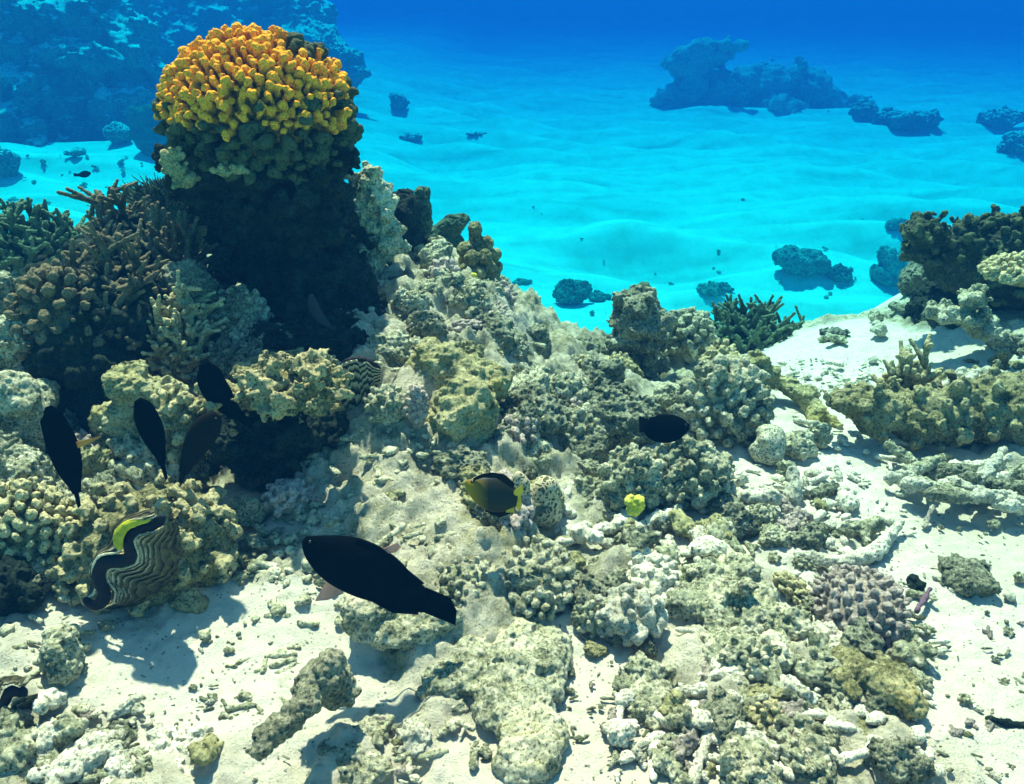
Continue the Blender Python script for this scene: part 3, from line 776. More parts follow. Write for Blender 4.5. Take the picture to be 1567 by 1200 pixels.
# the long knobby ledge with its branching tuft
S = Sculpt(2.0)
S.e(1300, 615, 36, 20).e(1350, 632, 46, 30).e(1420, 635, 60, 42).e(1490, 630, 62, 48).e(1560, 630, 70, 55).e(1640, 630, 80, 60).e(1470, 600, 60, 22, y=2.2).e(1560, 600, 90, 40, y=2.3).e(1400, 630, 80, 30, y=2.3).e(1500, 650, 90, 40, y=2.4)
S.c(1300, 612, 1276, 600, 10, 7)
S.knobs(7, 330, 7.5, 11, up=.2, low=-.8)
V, Q, T, o = S.mesh(k=.007, amp=.018, fs=.05, seed=18, vox=.0040); put('coral_ledge', 'long knobby coral ledge on the right shading the sand in front of it', 'coral', (V, Q, T * .6), 'knob', o)
on_floor(branches, 'branching_coral', 'pale branching coral tuft on top of the long ledge', 'coral', (1345, 525, 1440, 610), 'knob', 54, y=2.1, n=50, rpx=5, twigs=4)
on_floor(knobs, 'knobby_coral', 'pale top of the ledge at the right picture edge', 'coral', (1445, 565, 1580, 612), 'rubble', 55, y=2.12, nk=90, kpx=10, klpx=7)
# tall dark coral at the right edge
S = Sculpt(2.75); S.e(1415, 358, 26, 24).e(1412, 385, 22, 20).e(1480, 380, 52, 36).e(1550, 372, 68, 36).e(1480, 410, 50, 40).e(1560, 420, 90, 50).e(1445, 400, 30, 30, y=2.8).e(1450, 490, 50, 50, y=2.8).e(1540, 500, 90, 70, y=2.85).e(1630, 400, 80, 90)
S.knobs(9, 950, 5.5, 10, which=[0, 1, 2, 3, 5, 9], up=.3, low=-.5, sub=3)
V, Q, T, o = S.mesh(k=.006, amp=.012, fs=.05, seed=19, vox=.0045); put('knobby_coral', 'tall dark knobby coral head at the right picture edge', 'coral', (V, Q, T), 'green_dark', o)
on_floor(knobs, 'knobby_coral', 'bright knobby cushion at the right picture edge in front of the tall coral', 'coral', (1508, 390, 1610, 444), 'knob', 56, y=2.35, nk=200, kpx=5, klpx=6, gr=False)
S = Sculpt(2.45); S.e(1462, 482, 40, 13, rot=.1).e(1440, 482, 22, 8).e(1490, 460, 20, 16).e(1500, 500, 36, 17, rot=.5).e(1535, 528, 34, 17, rot=.7).e(1570, 555, 40, 24, rot=.6).e(1620, 570, 50, 30)
S.knobs(4, 110, 6, 4, which=[0, 1, 2, 3, 4, 5], low=-.3)
V, Q, T, o = S.mesh(k=.007, amp=.012, fs=.04, seed=20, vox=.0036); put('plate_coral', 'slanting pale plate of coral jutting left from the right edge', 'coral', (V, Q, T * .5), 'reef', o)
on_floor(rock, 'reef_rock', 'hazy green rock step left of the slanting plate', 'rock', (1345, 480, 1440, 560), 'reef2', 57, y=2.95)
on_floor(rock, 'reef_rock', 'dark rock under the tall coral at the right', 'rock', (1390, 425, 1470, 520), 'dark', 58, y=2.85)

# ------------------------------------------------------------------ the left side thicket
S = Sculpt(2.0); S.e(150, 470, 110, 70).e(110, 560, 60, 80, y=1.86, ry=.1).e(160, 590, 60, 80, y=1.84, ry=.1).e(260, 520, 80, 70, y=2.1).e(330, 600, 70, 60, y=2.05).e(60, 460, 40, 30).e(200, 390, 60, 40, y=2.25)
V, Q, T, o = S.mesh(k=.04, amp=.05, fs=.12, seed=21, vox=.0060, layers=[('w', .06, .02), ('n', .03, .01)]); put('reef_rock', 'rock mass coloured dark as shade under the brown branching corals on the left', 'rock', (V, Q, T), 'dark', o)  # shade under the corals painted as a near-black rock face
on_floor(branches, 'branching_coral', 'large brown staghorn like thicket on the left reef', 'coral', (85, 370, 285, 560), 'branch', 61, y=1.98, n=170, rpx=4.8, twigs=6, core=.6)
on_floor(branches, 'branching_coral', 'upright brown branching coral at the top of the left reef', 'coral', (120, 290, 240, 420), 'branch', 62, y=2.35, n=90, rpx=4.2, twigs=6)
on_floor(branches, 'branching_coral', 'ragged yellowish branching coral just left of the dark pillar', 'coral', (220, 330, 330, 470), 'branch', 63, y=2.2, n=80, rpx=4.5, twigs=6)
on_floor(knobs, 'knobby_coral', 'pink brown knobby coral shelf at the far left above the shade', 'coral', (18, 410, 160, 530), 'branch', 64, y=1.88, nk=130, kpx=8.5, klpx=11, sub=5, rough=1.2)
on_floor(branches, 'leafy_coral', 'tangled leafy coral between the staghorn thicket and the dark rock', 'coral', (210, 440, 330, 600), 'knob', 65, y=1.95, n=110, rpx=4.5, twigs=6, core=.65)
on_floor(rock, 'reef_rock', 'dark arched rock at the foot of the pillar on the left', 'rock', (250, 400, 345, 500), 'reef2', 66, y=2.05, crag=1.3)
on_floor(knobs, 'knobby_coral', 'turquoise pale crusty coral against the black shade of the pillar', 'coral', (322, 440, 410, 520), 'reef', 67, y=2.05, nk=90, kpx=6, klpx=5)
on_floor(rock, 'reef_rock', 'shaded grey rock below the turquoise pale crust', 'rock', (300, 500, 480, 610), 'reef2', 68, y=1.95, crag=1.3)
on_floor(branches, 'bushy_coral', 'blue green bushy coral at the far left edge before the bright sand', 'coral', (-40, 310, 130, 430), 'green', 69, y=2.75, n=160, rpx=4, twigs=6)
on_floor(rock, 'reef_rock', 'pale blue green ledge at the left picture edge under the bushy coral', 'rock', (-40, 405, 40, 500), 'reef', 70, y=2.2)
on_floor(rock, 'reef_rock', 'pale step of rock at the left picture edge, uppermost', 'rock', (-50, 470, 75, 580), 'reef', 71, y=1.85)
on_floor(rock, 'reef_rock', 'smooth pale slab at the left edge above the leftmost black fish', 'rock', (-60, 560, 90, 680), 'reef', 72, y=1.66, crag=.6)
on_floor(rock, 'reef_rock', 'broken rock at the left edge beside the leftmost black fish', 'rock', (-60, 660, 80, 790), 'reef', 73, y=1.52, crag=1.4)
on_floor(knobs, 'knobby_coral', 'yellowish knobby reef at the left edge below the leftmost black fish', 'coral', (-40, 740, 110, 900), 'knob', 74, y=1.38, nk=190, kpx=8, klpx=9, sub=5, rough=1.4)
on_floor(rock, 'reef_rock', 'dark low rock at the left edge beside the clam coral', 'rock', (-50, 850, 75, 960), 'dark', 75, y=1.27)
on_floor(rock, 'reef_rock', 'domed algae covered rock behind the second black fish from the left', 'rock', (158, 555, 300, 770), 'olive', 76, y=1.72, dr=.6, crag=1.0)
on_floor(knobs, 'knobby_coral', 'yellow tipped knob cluster above the fishes on the domed rock', 'coral', (225, 590, 310, 660), 'knob', 77, y=1.66, nk=50, kpx=9, klpx=9)
S = Sculpt(1.60); S.e(455, 600, 62, 30).e(420, 588, 40, 24).e(485, 588, 28, 32).e(355, 612, 40, 13, rot=.1).e(480, 640, 40, 40, y=1.72).e(440, 575, 80, 30, y=1.8)
S.knobs(6, 160, 6, 7, which=[0, 1, 2, 3], low=-.2)
V, Q, T, o = S.mesh(k=.010, amp=.024, fs=.04, seed=22, vox=.0036); put('reef_rock', 'craggy yellowish overhang left of the striped clam shell, shading the hollow', 'rock', (V, Q, T * .6), 'knob', o)
S = Sculpt(2.0); S.y = 1.68; S.e(430, 662, 82, 58, ry=.07).e(440, 655, 60, 55, ry=.06).e(410, 700, 62, 34, y=1.66, ry=.05)
S.knobs(5, 60, 9, 8, low=-.9)
V, Q, T, o = S.mesh(k=.012, amp=.04, fs=.05, seed=23, vox=.004); put('reef_rock', 'rock wall coloured black as shade in the hollow under the craggy overhang', 'rock', (V, Q, T), 'dark', o)  # the hollow's shade comes from this near-black wall colour

on_floor(rock, 'reef_rock', 'dark rock in the black shade at the foot of the pillar', 'rock', (395, 480, 565, 575), 'dark', 78, y=1.98, crag=1.4)  # near-black filler added where the pillar's shade should fall
on_floor(rock, 'reef_rock', 'black shaded rock between pillar foot and sunlit ridge', 'rock', (500, 440, 600, 530), 'dark', 79, y=2.2, crag=1.4)  # second near-black filler, extends the painted shade to the ridge
# the knobby coral that holds the giant clam
S = Sculpt(1.38); S.e(225, 850, 120, 85, ry=.11).e(150, 870, 60, 60).e(300, 840, 50, 70).e(230, 900, 90, 55).e(250, 790, 80, 40, y=1.43)
S.knobs(8, 270, 10.5, 12, low=-.9, up=.15, sub=4)
S.e(293, 925, 24, 28, y=1.30, tag=.7).e(240, 945, 14, 20, y=1.32)
V, Q, T, o = S.mesh(k=.005, amp=.012, fs=.03, seed=24, vox=.0032, layers=[('w', .016, .0035), ('n', .02, .003)]); put('knobby_coral', 'big olive knobby coral holding the giant clam', 'coral', (V, Q, T * .8), 'knob', o)
# ------------------------------------------------------------------ foreground slabs, stones and rubble
S = Sculpt(1.1)
for (u, v, a, b, z) in ((790, 965, 60, 34, .02), (760, 1010, 80, 44, .02), (820, 1030, 50, 50, .02), (700, 1045, 60, 30, .01), (780, 1080, 60, 50, .015), (820, 1130, 50, 50, .015), (800, 1165, 45, 30, .01), (850, 1000, 30, 30, .01)):
    g = at_z(u, v, z); k = px_scale(g); S.pr.append(ell(g, (a * k, b * k * 1.25, .030)))
V, Q, T, o = S.mesh(k=.02, amp=.012, fs=.05, seed=25, vox=.0034, layers=[('w', .03, .008), ('n', .02, .005), ('p', .03, .008)])
put('rock_slab', 'long flat pitted rock slab lying on the sand at the bottom centre', 'rock', (V, Q, T), 'reef', o)
S = Sculpt(1.02); S.e(500, 1035, 34, 34, ry=.035).e(485, 1050, 30, 34, ry=.03).e(520, 1058, 26, 26).e(505, 1015, 22, 16).c(470, 1075, 405, 1135, 20, 20, .97, .90).e(400, 1138, 18, 16, y=.89)
V, Q, T, o = S.mesh(k=.012, amp=.008, fs=.03, seed=26, vox=.0026, layers=[('w', .016, .005), ('n', .012, .003), ('p', .02, .004)])
put('coral_fragment', 'bluish grey club shaped coral chunk with a thick pale stalk on the sand', 'coral fragment', (V, Q, T), 'reef2', o)
for box, lab, sd, mt in (((608, 1100, 660, 1155), 'small round stone on the sand right of the club shaped chunk', 81, 'rubble'),
    ((478, 1118, 600, 1215), 'low round encrusted stone at the bottom edge left of the slab', 82, 'reef'),
    ((195, 1135, 320, 1225), 'flat pale stone at the bottom edge left of centre', 83, 'rubble'),
    ((270, 1128, 318, 1165), 'small dark speckled stone beside the flat pale stone at the bottom', 84, 'reef2'),
    ((1030, 858, 1215, 1005), 'broad low dome of dead coral right of the sand tongue', 85, 'reef'),
    ((935, 1022, 1045, 1110), 'blocky pitted rock at the lower edge of the sand tongue', 86, 'reef'),
    ((1445, 850, 1515, 915), 'low bluish lump alone on the sand near the right edge', 87, 'reef2'),
    ((1120, 915, 1160, 968), 'grey nub standing on the broad low dome', 88, 'reef2'),
    ((640, 1040, 720, 1090), 'small crust of rock left of the flat slab', 89, 'reef'),
    ((1245, 955, 1290, 1000), 'small stone just below the purplish dome', 90, 'rubble'),
    ((1390, 880, 1415, 905), 'dark pebble beside the purple stick', 91, 'dark'),
    ((1060, 1000, 1110, 1035), 'reddish shadowed knob between dome and blocky rock', 92, 'pinkish'),
    ((60, 960, 130, 1060), 'brownish ridge of rock at the edge of the clam coral shadow', 93, 'reef'),
    ((140, 1110, 215, 1145), 'dark twisted crust on the sand at the lower left', 94, 'reef2')):
    on_floor(rock, 'reef_rock', lab, 'rock', box, mt, sd, crag=1.2, dr=1.5)
on_floor(knobs, 'knobby_coral', 'purplish round knobby coral dome on the sand at the right', 'coral', (1250, 876, 1385, 980), 'pinkish', 95, nk=150, kpx=7, klpx=6, sub=3, dr=1.1)
on_floor(knobs, 'knobby_coral', 'pale knobby crust on the floor left of the broad low dome', 'coral', (960, 850, 1040, 925), 'rubble', 96, nk=70, kpx=8, klpx=5, dr=1.4)
# thick sausage shaped dead coral
S = Sculpt(1.1)
for (u0, v0, u1, v1, a, b) in ((1290, 1010, 1340, 1045, 20, 24), (1340, 1045, 1395, 1075, 24, 22), (1345, 1010, 1370, 1035, 12, 16), (1310, 1060, 1290, 1040, 12, 14), (1375, 1030, 1400, 1050, 12, 12)):
    p, q = at_z(u0, v0, .035), at_z(u1, v1, .035); k = px_scale(p); S.pr.append(cap(p, q, a * k, b * k))
V, Q, T, o = S.mesh(k=.012, amp=.006, fs=.03, seed=27, vox=.0026, layers=[('w', .015, .003), ('n', .012, .003)])
put('coral_fragment', 'thick sausage shaped dead coral branch on the lower right rubble', 'coral fragment', (V, Q, T), 'knob', o)

def stick(name, label, cat, pts, rpx, mat, seed, z=.012, group=None):
    S = Sculpt(1); P = [at_z(u, v, float(ground(*at_z(u, v, 0.02)[:2])[0]) + zz) for (u, v, zz) in pts]
    k = px_scale(P[0]); n = len(P)
    for i in range(n - 1):
        S.pr.append(cap(P[i], P[i + 1], rpx[i] * k, rpx[i + 1] * k))
    V, Q, T, o = S.mesh(k=.005, amp=rpx[0] * k * .35, fs=.02, seed=seed, vox=.0024, layers=[('n', .012, .0025), ('w', .012, .002)])
    return put(name, label, cat, (V, Q, T), mat, o, group)
stick('stick', 'short purple stick lying alone on the right sand', 'stick', [(1403, 935, .012), (1424, 900, .02)], [4, 3], 'wood', 1)
stick('coral_fragment', 'long pale dead branch on the sand above the purplish dome', 'coral fragment', [(1220, 850, .01), (1290, 862, .02), (1340, 845, .02), (1378, 800, .03)], [9, 11, 12, 6], 'rubble', 2)
stick('coral_fragment', 'thin violet twig leaning toward the branch pile on the right', 'coral fragment', [(1415, 805, .005), (1427, 775, .03)], [4, 4], 'pinkish', 3)
stick('coral_fragment', 'dark thin twig at the lower right picture edge', 'coral fragment', [(1515, 1100, .01), (1545, 1108, .01), (1580, 1112, .01)], [5, 6, 6], 'dark', 4)
stick('coral_fragment', 'pale stick upright on the sand at the left of the branch pile', 'coral fragment', [(1398, 708, .01), (1360, 680, .05)], [10, 6], 'reef', 5)
stick('coral_fragment', 'grey rod at the bottom edge below the blocky rock', 'coral fragment', [(1060, 1195, .01), (1085, 1120, .012)], [8, 9], 'rubble', 6)
stick('coral_fragment', 'brown tube leaning at the left edge near the leftmost black fish', 'coral fragment', [(-5, 690, .12), (24, 674, .12)], [4, 4], 'reef2', 7)
R = np.random.RandomState(12)
for i in range(26):
    u = 1360 + 210 * R.rand(); v = 712 + 68 * R.rand() * (0.5 + .5 * (u - 1360) / 210); a = R.normal() * .35; L = 40 + 60 * R.rand()
    stick('coral_branch', 'loose dead branch in the tangled pile under the long ledge', 'coral fragment',
          [(u, v, .015 + .04 * R.rand()), (u + L * .5 * math.cos(a), v + L * .5 * math.sin(a) * .6, .03 + .03 * R.rand()), (u + L * math.cos(a), v + L * math.sin(a) * .6, .015 + .05 * R.rand())],
          [8 + 5 * R.rand(), 9, 5], ('rubble', 'reef', 'rubble', 'reef2')[i % 4], 40 + i, group='dead branches piled under the ledge')

# rubble: a few sources, many copies
protos = []
for i in range(12):
    R = np.random.RandomState(300 + i); s = .02
    kind = i % 4
    if kind == 0: d = rock(s, s * .8, s * .6, 310 + i, n=6, vox=.0016)
    elif kind == 1: d = knobs(s, s * .8, s * .6, 310 + i, nk=14, kr=.008, kl=.005, vox=.0016, sub=2, low=-1)
    else:
        pr = [cap((-s * 1.3, 0, s * .4), (0, s * .2 * R.normal(), s * .5), s * .42, s * .48), cap((0, 0, s * .5), (s * 1.3, s * R.normal() * .4, s * .4), s * .48, s * .34)]
        if kind == 3: pr.append(cap((0, 0, s * .5), (s * .4, s * 1.0, s * .6), s * .4, s * .3)); pr.append(ell((-s, 0, s * .5), s * .5))
        V, Q, T = sdf_mesh(pr, .0016, .006, lambda p: fbm(p / .012 + i, 3), .004)
        d = (roughen(V, Q, [('n', .008, .0015), ('w', .007, .0012)], i), Q, T)
    me = mesh_np('coral_rubble', *d); protos.append(me)
mats = ['rubble', 'reef', 'rubble', 'reef2', 'rubble', 'reef', 'rubble', 'reef', 'olive', 'reef', 'rubble', 'pinkish']
for me, mt in zip(protos, mats): me.materials.append(M[mt])
low = []
for i in range(6):
    V, Q, T = rock(.02, .016, .012, 500 + i, n=5, vox=.0042) if i % 2 else sdf_mesh([cap((-.024, 0, .008), (.02, .006, .01), .008, .006), ell((.01, .006, .01), .009)], .0038, .006)
    low.append((V, Q))
def crumbs(n, region, size, label, seed, mat):
    R = np.random.RandomState(seed); VV = []; QQ = []; off = 0
    for i in range(n):
        u0, v0, u1, v1 = region[R.randint(len(region))]
        g = ground_hit(u0 + (u1 - u0) * R.rand(), v0 + (v1 - v0) * R.rand())
        V, Q = low[R.randint(len(low))]; k = size * (.4 + 1.2 * R.rand() ** 2)
        M3 = np.array(Matrix.Rotation(R.rand() * 6.28, 3, 'Z') @ Matrix.Rotation(R.normal() * .5, 3, 'X')) * k
        VV.append(V @ M3.T * [1 + .4 * R.rand(), 1, 1] + g + [0, 0, .002]); QQ.append(Q + off); off += len(V)
    o = link('coral_crumbs', mesh_np('coral_crumbs', np.concatenate(VV), np.concatenate(QQ)), M[mat]); o['kind'] = 'stuff'
    tag_thing(o, label, 'coral crumbs')
crumbs(420, [(1040, 960, 1440, 1200), (860, 740, 1340, 900), (1150, 640, 1400, 820), (1190, 555, 1400, 610), (940, 1060, 1250, 1200)], .65, 'fine coral crumbs strewn over the rubble on the right side', 1, 'rubble')
crumbs(420, [(480, 640, 760, 900), (400, 820, 900, 960), (540, 480, 980, 720), (350, 780, 520, 900)], .6, 'fine coral crumbs caught on the mound in the middle', 2, 'reef')
crumbs(200, [(0, 1080, 240, 1200), (0, 900, 140, 1060), (300, 950, 480, 1100), (560, 1080, 760, 1200)], .5, 'fine coral crumbs in the lower left foreground', 3, 'reef')
crumbs(420, [(1380, 780, 1567, 1200), (1180, 780, 1400, 900), (850, 940, 1000, 1200), (200, 1000, 480, 1200), (1180, 550, 1400, 600)], .22, 'scattered grit and shell crumbs on the open pale sand', 4, 'reef2')
def scatter(n, region, size, label, group, seed, name='coral_fragment', cat='coral fragment', clip=None):
    R = np.random.RandomState(seed); done = 0; tries = 0
    while done < n and tries < n * 20:
        tries += 1
        u0, v0, u1, v1 = region[R.randint(len(region))]
        u = u0 + (u1 - u0) * R.rand(); v = v0 + (v1 - v0) * R.rand()
        g = ground_hit(u, v)
        if g[1] > 40: continue
        o = bpy.data.objects.new(name, protos[R.randint(len(protos))]); C.objects.link(o)
        k = size * (.45 + 1.1 * R.rand() ** 1.6)
        o.location = (g[0], g[1], g[2] - .001 + .004 * k); o.rotation_euler = (R.normal() * .3, R.normal() * .3, R.rand() * 6.28); o.scale = (k * (.8 + .5 * R.rand()), k, k * (.8 + .4 * R.rand()))
        tag_thing(o, label, cat, group); done += 1
scatter(140, [(1040, 1000, 1420, 1200), (1100, 960, 1400, 1100), (940, 1080, 1250, 1200)], 1.0, 'pale dead coral piece in the rubble bed at the lower right', 'rubble bed at the lower right', 1)
scatter(48, [(0, 1090, 200, 1200), (0, 1140, 330, 1200)], 1.1, 'crusty coral piece in the rubble at the lower left corner', 'rubble at the lower left', 2)
scatter(84, [(860, 740, 1100, 900), (900, 700, 1120, 820), (1080, 720, 1330, 860)], 1.2, 'pale coral piece in the rubble between mound and right sand', 'rubble right of the mound', 3)
scatter(60, [(1390, 800, 1567, 1200), (1180, 840, 1300, 960)], .45, 'tiny pebble on the open sand at the right edge', 'pebbles on the right sand', 5, name='pebble', cat='pebble')
scatter(50, [(120, 960, 480, 1110), (850, 950, 980, 1200), (560, 1090, 640, 1200)], .35, 'tiny pebble on the open foreground sand', 'pebbles on the foreground sand', 6, name='pebble', cat='pebble')
scatter(60, [(780, 290, 1400, 420), (1080, 380, 1400, 540), (740, 400, 1200, 500)], 1.3, 'dark crumb scattered on the blue sand beyond the reef', 'crumbs on the blue sand', 9, name='stone', cat='stone')
scatter(24, [(0, 240, 250, 320)], 2.2, 'dark crumb scattered on the blue sand at the upper left', 'crumbs on the upper left sand', 10, name='stone', cat='stone')

# ------------------------------------------------------------------ beyond the reef edge
for box, lab, sd, mt, cg in (((848, 428, 905, 468), 'pale hazy rock low on the blue sand behind the ridge end', 101, 'reef2', 1.4),
    ((895, 445, 935, 462), 'small flat companion of the pale hazy rock on the blue sand', 102, 'reef2', 1.4),
    ((1188, 374, 1272, 430), 'rounded grey green coral mound alone on the blue sand', 103, 'mid', 1.0),
    ((1262, 405, 1305, 435), 'low tail of rock right of the rounded grey green mound', 104, 'mid', 1.2),
    ((1335, 380, 1400, 445), 'dark leaning coral on the blue sand left of the tall right coral', 105, 'mid', 1.0),
    ((1370, 400, 1450, 450), 'hazy pale rock between the dark leaning coral and the tall right coral', 106, 'reef2', 1.0),
    ((1352, 333, 1392, 354), 'faint small rock left of the top of the tall right coral', 107, 'mid', 1.0),
    ((595, 142, 626, 172), 'small faint round rock far off behind the yellow crown', 108, 'far', .8),
    ((612, 202, 645, 217), 'faint low rock on the far sand right of the coral head', 109, 'far', .8),
    ((712, 200, 745, 209), 'thin faint rock on the far sand at the centre', 110, 'far', .8),
    ((780, 425, 815, 437), 'thin dark patch of rock behind the stubby finger coral', 111, 'reef2', .8),
    ((1255, 498, 1300, 524), 'small brownish clump on the blue sand beyond the crest', 112, 'mid', 1.4),
    ((1060, 430, 1120, 455), 'flat pale clump behind the dark green branching coral', 113, 'reef2', 1.2),
    ((198, 162, 252, 243), 'hazy barrel shaped coral left of the coral head', 114, 'green', .6),
    ((160, 185, 202, 222), 'faint lump left of the barrel shaped coral', 115, 'far', .8),
    ((-10, 225, 30, 275), 'hazy rock at the left edge on the upper sand', 116, 'far', .8),
    ((100, 225, 135, 242), 'faint small rock on the upper left sand', 117, 'far', .8)):
    on_floor(rock, 'reef_rock', lab, 'rock', box, mt, sd, crag=cg, vox=None)
for box, y, lab, sd in (((400, 30, 545, 108), 30.0, 'faint reef hill right behind the yellow crown', 125),
    ((1304, 155, 1342, 182), None, 'small round rock just right of the distant reef', 131),
    ((1342, 163, 1432, 200), None, 'low lumpy rock right of the distant reef', 132),
    ((1498, 165, 1567, 196), None, 'faint rock at the upper right edge', 133),
    ((1530, 205, 1590, 236), None, 'faint low rock below the one at the upper right edge', 134),
    ):
    c, rx, ry, rz = fit(*box, y=y, dr=.8); c[2] -= rz * .25; rz *= 1.25
    put('distant_reef', lab, 'reef', rock(rx, ry, rz, sd, n=16, lump=.5, crag=1.6, vox=2 * max(rx, ry, rz) / 90), 'far', (c[0], c[1], c[2] - rz))
def reef(label, seed, u, v, parts, extra=0, mt='far', back=1.0):
    y = ground_hit(u, v)[1] * back; S = Sculpt(y); R = np.random.RandomState(seed)
    for p in parts:
        S.e(*p[:4], y=y * (p[4] if len(p) > 4 else 1.0))
    es = list(S.pr)
    for i in range(extra):
        e = es[R.randint(len(es))]; q = R.normal(size=3); q[1] = -abs(q[1]); q /= np.linalg.norm(q)
        s = e[2].mean() * (.12 + .2 * R.rand()); S.pr.append(ell(e[1] + q * e[2] * .97, (s * 1.3, s * 1.2, s * .55)))
    sz = max(p[2].max() for p in S.pr)
    V, Q, T, o = S.mesh(k=sz * .15, amp=sz * .22, fs=sz * .45, seed=seed, vox=sz * .03, layers=[('w', sz * .25, sz * .09), ('n', sz * .10, sz * .035)])
    put('distant_reef', label, 'reef', (V, Q, T), mt, o)
reef('faint blue reef rising from the far sand at the upper right', 201, 1150, 176, [(1072, 88, 46, 22), (1065, 130, 30, 36), (1110, 140, 56, 36), (1165, 136, 46, 36), (1205, 122, 22, 22), (1232, 142, 24, 24), (1272, 160, 28, 16), (1160, 175, 100, 18), (1212, 182, 34, 18, .95), (1040, 160, 30, 14)], 30, 'far2', 1.08)
reef('big hazy reef slope filling the upper left corner', 202, 80, 182, [(20, 60, 120, 120), (130, 80, 90, 100, 1.02), (60, 150, 70, 50, .96), (200, 110, 50, 70, 1.03), (10, 190, 60, 30, .9), (-80, 120, 100, 110), (170, 170, 50, 30, .97)], 110)
reef('hazy blue reef slope behind the yellow crown', 203, 330, 130, [(270, 60, 90, 80), (360, 50, 90, 60, 1.05), (450, 50, 60, 60, 1.05), (300, 120, 100, 30)], 50)
# soft grass like coral left of the pillar
R = np.random.RandomState(3); pr = []
c = at_y(262, 335, 2.6)
for i in range(420):
    a = R.normal(size=3) * np.array([.045, .035, 0]); d = np.array([a[0] * .7 + R.normal() * .012, R.normal() * .02, .035 + .03 * R.rand()])
    a[2] = .06 * (1 - (a[0] / .14) ** 2); pr.append(cap(a, a + d * .5, .003, .0028)); pr.append(cap(a + d * .5, a + d + R.normal(size=3) * .008, .0028, .0018))
pr.append(ell((0, 0, -.03), (.14, .09, .10)))
V, Q, T = sdf_mesh(pr, .0028, .003); put('soft_coral', 'fine green hair like soft coral beside the left edge of the pillar', 'coral', (V, Q, T), 'green', c)

# ------------------------------------------------------------------ fish
EU = np.array([1.0, 0, 0]); EV = np.array([0, SP, CP]); EN = np.array([0, -CP, SP])   # right, up and towards the viewer: the fish swim side on
def fish(label, spine, y, thick=.42, mat='fish', fins=(), eye=None, y_tail=None, name='fish', group=None, eye_r=3.0):
    sp = np.array(spine, float); n = 44
    s = np.concatenate([[0], np.cumsum(np.hypot(np.diff(sp[:, 0]), np.diff(sp[:, 1])))]); s /= s[-1]
    t = np.linspace(0, 1, n); y1 = y_tail or y
    # smooth interpolation through the spine
    def cub(col):
        m = np.gradient(sp[:, col], s); o = np.zeros(n)
        for i in range(len(s) - 1):
            q = (t >= s[i]) & (t <= s[i + 1]); h = s[i + 1] - s[i]; x = (t[q] - s[i]) / h
            o[q] = (2 * x**3 - 3 * x**2 + 1) * sp[i, col] + (x**3 - 2 * x**2 + x) * h * m[i] + (-2 * x**3 + 3 * x**2) * sp[i + 1, col] + (x**3 - x**2) * h * m[i + 1]
        return o
    U, Vv, W = cub(0), cub(1), np.maximum(cub(2), .6)
    du, dv = np.gradient(U), np.gradient(Vv); L = np.hypot(du, dv); nu, nv = -dv / L, du / L
    P = np.array([at_y(a, b, y + (y1 - y) * q) for a, b, q in zip(U, Vv, t)]); k = px_scale(P[n // 2])
    o = P[n // 3]; root = empty(name, o); tag_thing(root, label, 'fish', group)
    m = 22; V = []
    for i in range(n):
        side = nu[i] * EU - nv[i] * EV
        th = thick * W[i] * (1 - .55 * t[i] ** 2)
        for j in range(m):
            a = 2 * math.pi * j / m
            V.append(P[i] - o + side * math.cos(a) * W[i] * k + EN * math.sin(a) * th * k * (abs(math.sin(a)) ** .15))
    Q = [[i * m + j, i * m + (j + 1) % m, (i + 1) * m + (j + 1) % m, (i + 1) * m + j] for i in range(n - 1) for j in range(m)]
    V += [P[0] - o, P[-1] - o]; e = len(V)
    Q += [[e - 2, (j + 1) % m, j, e - 2] for j in range(m)] + [[e - 1, (n - 1) * m + j, (n - 1) * m + (j + 1) % m, e - 1] for j in range(m)]
    me = bpy.data.meshes.new('body'); me.from_pydata([tuple(map(float, v)) for v in V], [], [tuple(dict.fromkeys(q)) for q in Q])
    me.polygons.foreach_set('use_smooth', [True] * len(me.polygons)); me.update()
    link('body', me, M[mat] if isinstance(mat, str) else mat, (0, 0, 0), root)
    for fn, fm, root_px, tip_px, dn in fins:
        fin(fn, fm, root_px, tip_px, y + (y1 - y) * (.9 if 'tail' in fn else .4) , dn * k, o, root, k)
    if eye:
        c = at_y(eye[0], eye[1], y) + EN * eye[2] * k - o
        V, Q, T = sdf_mesh([ell((0, 0, 0), eye_r * k)], eye_r * k / 4, .0001)
        V = V * 1.0; link('eye', mesh_np('eye', V, Q), M['eye'], c, root)
    return root
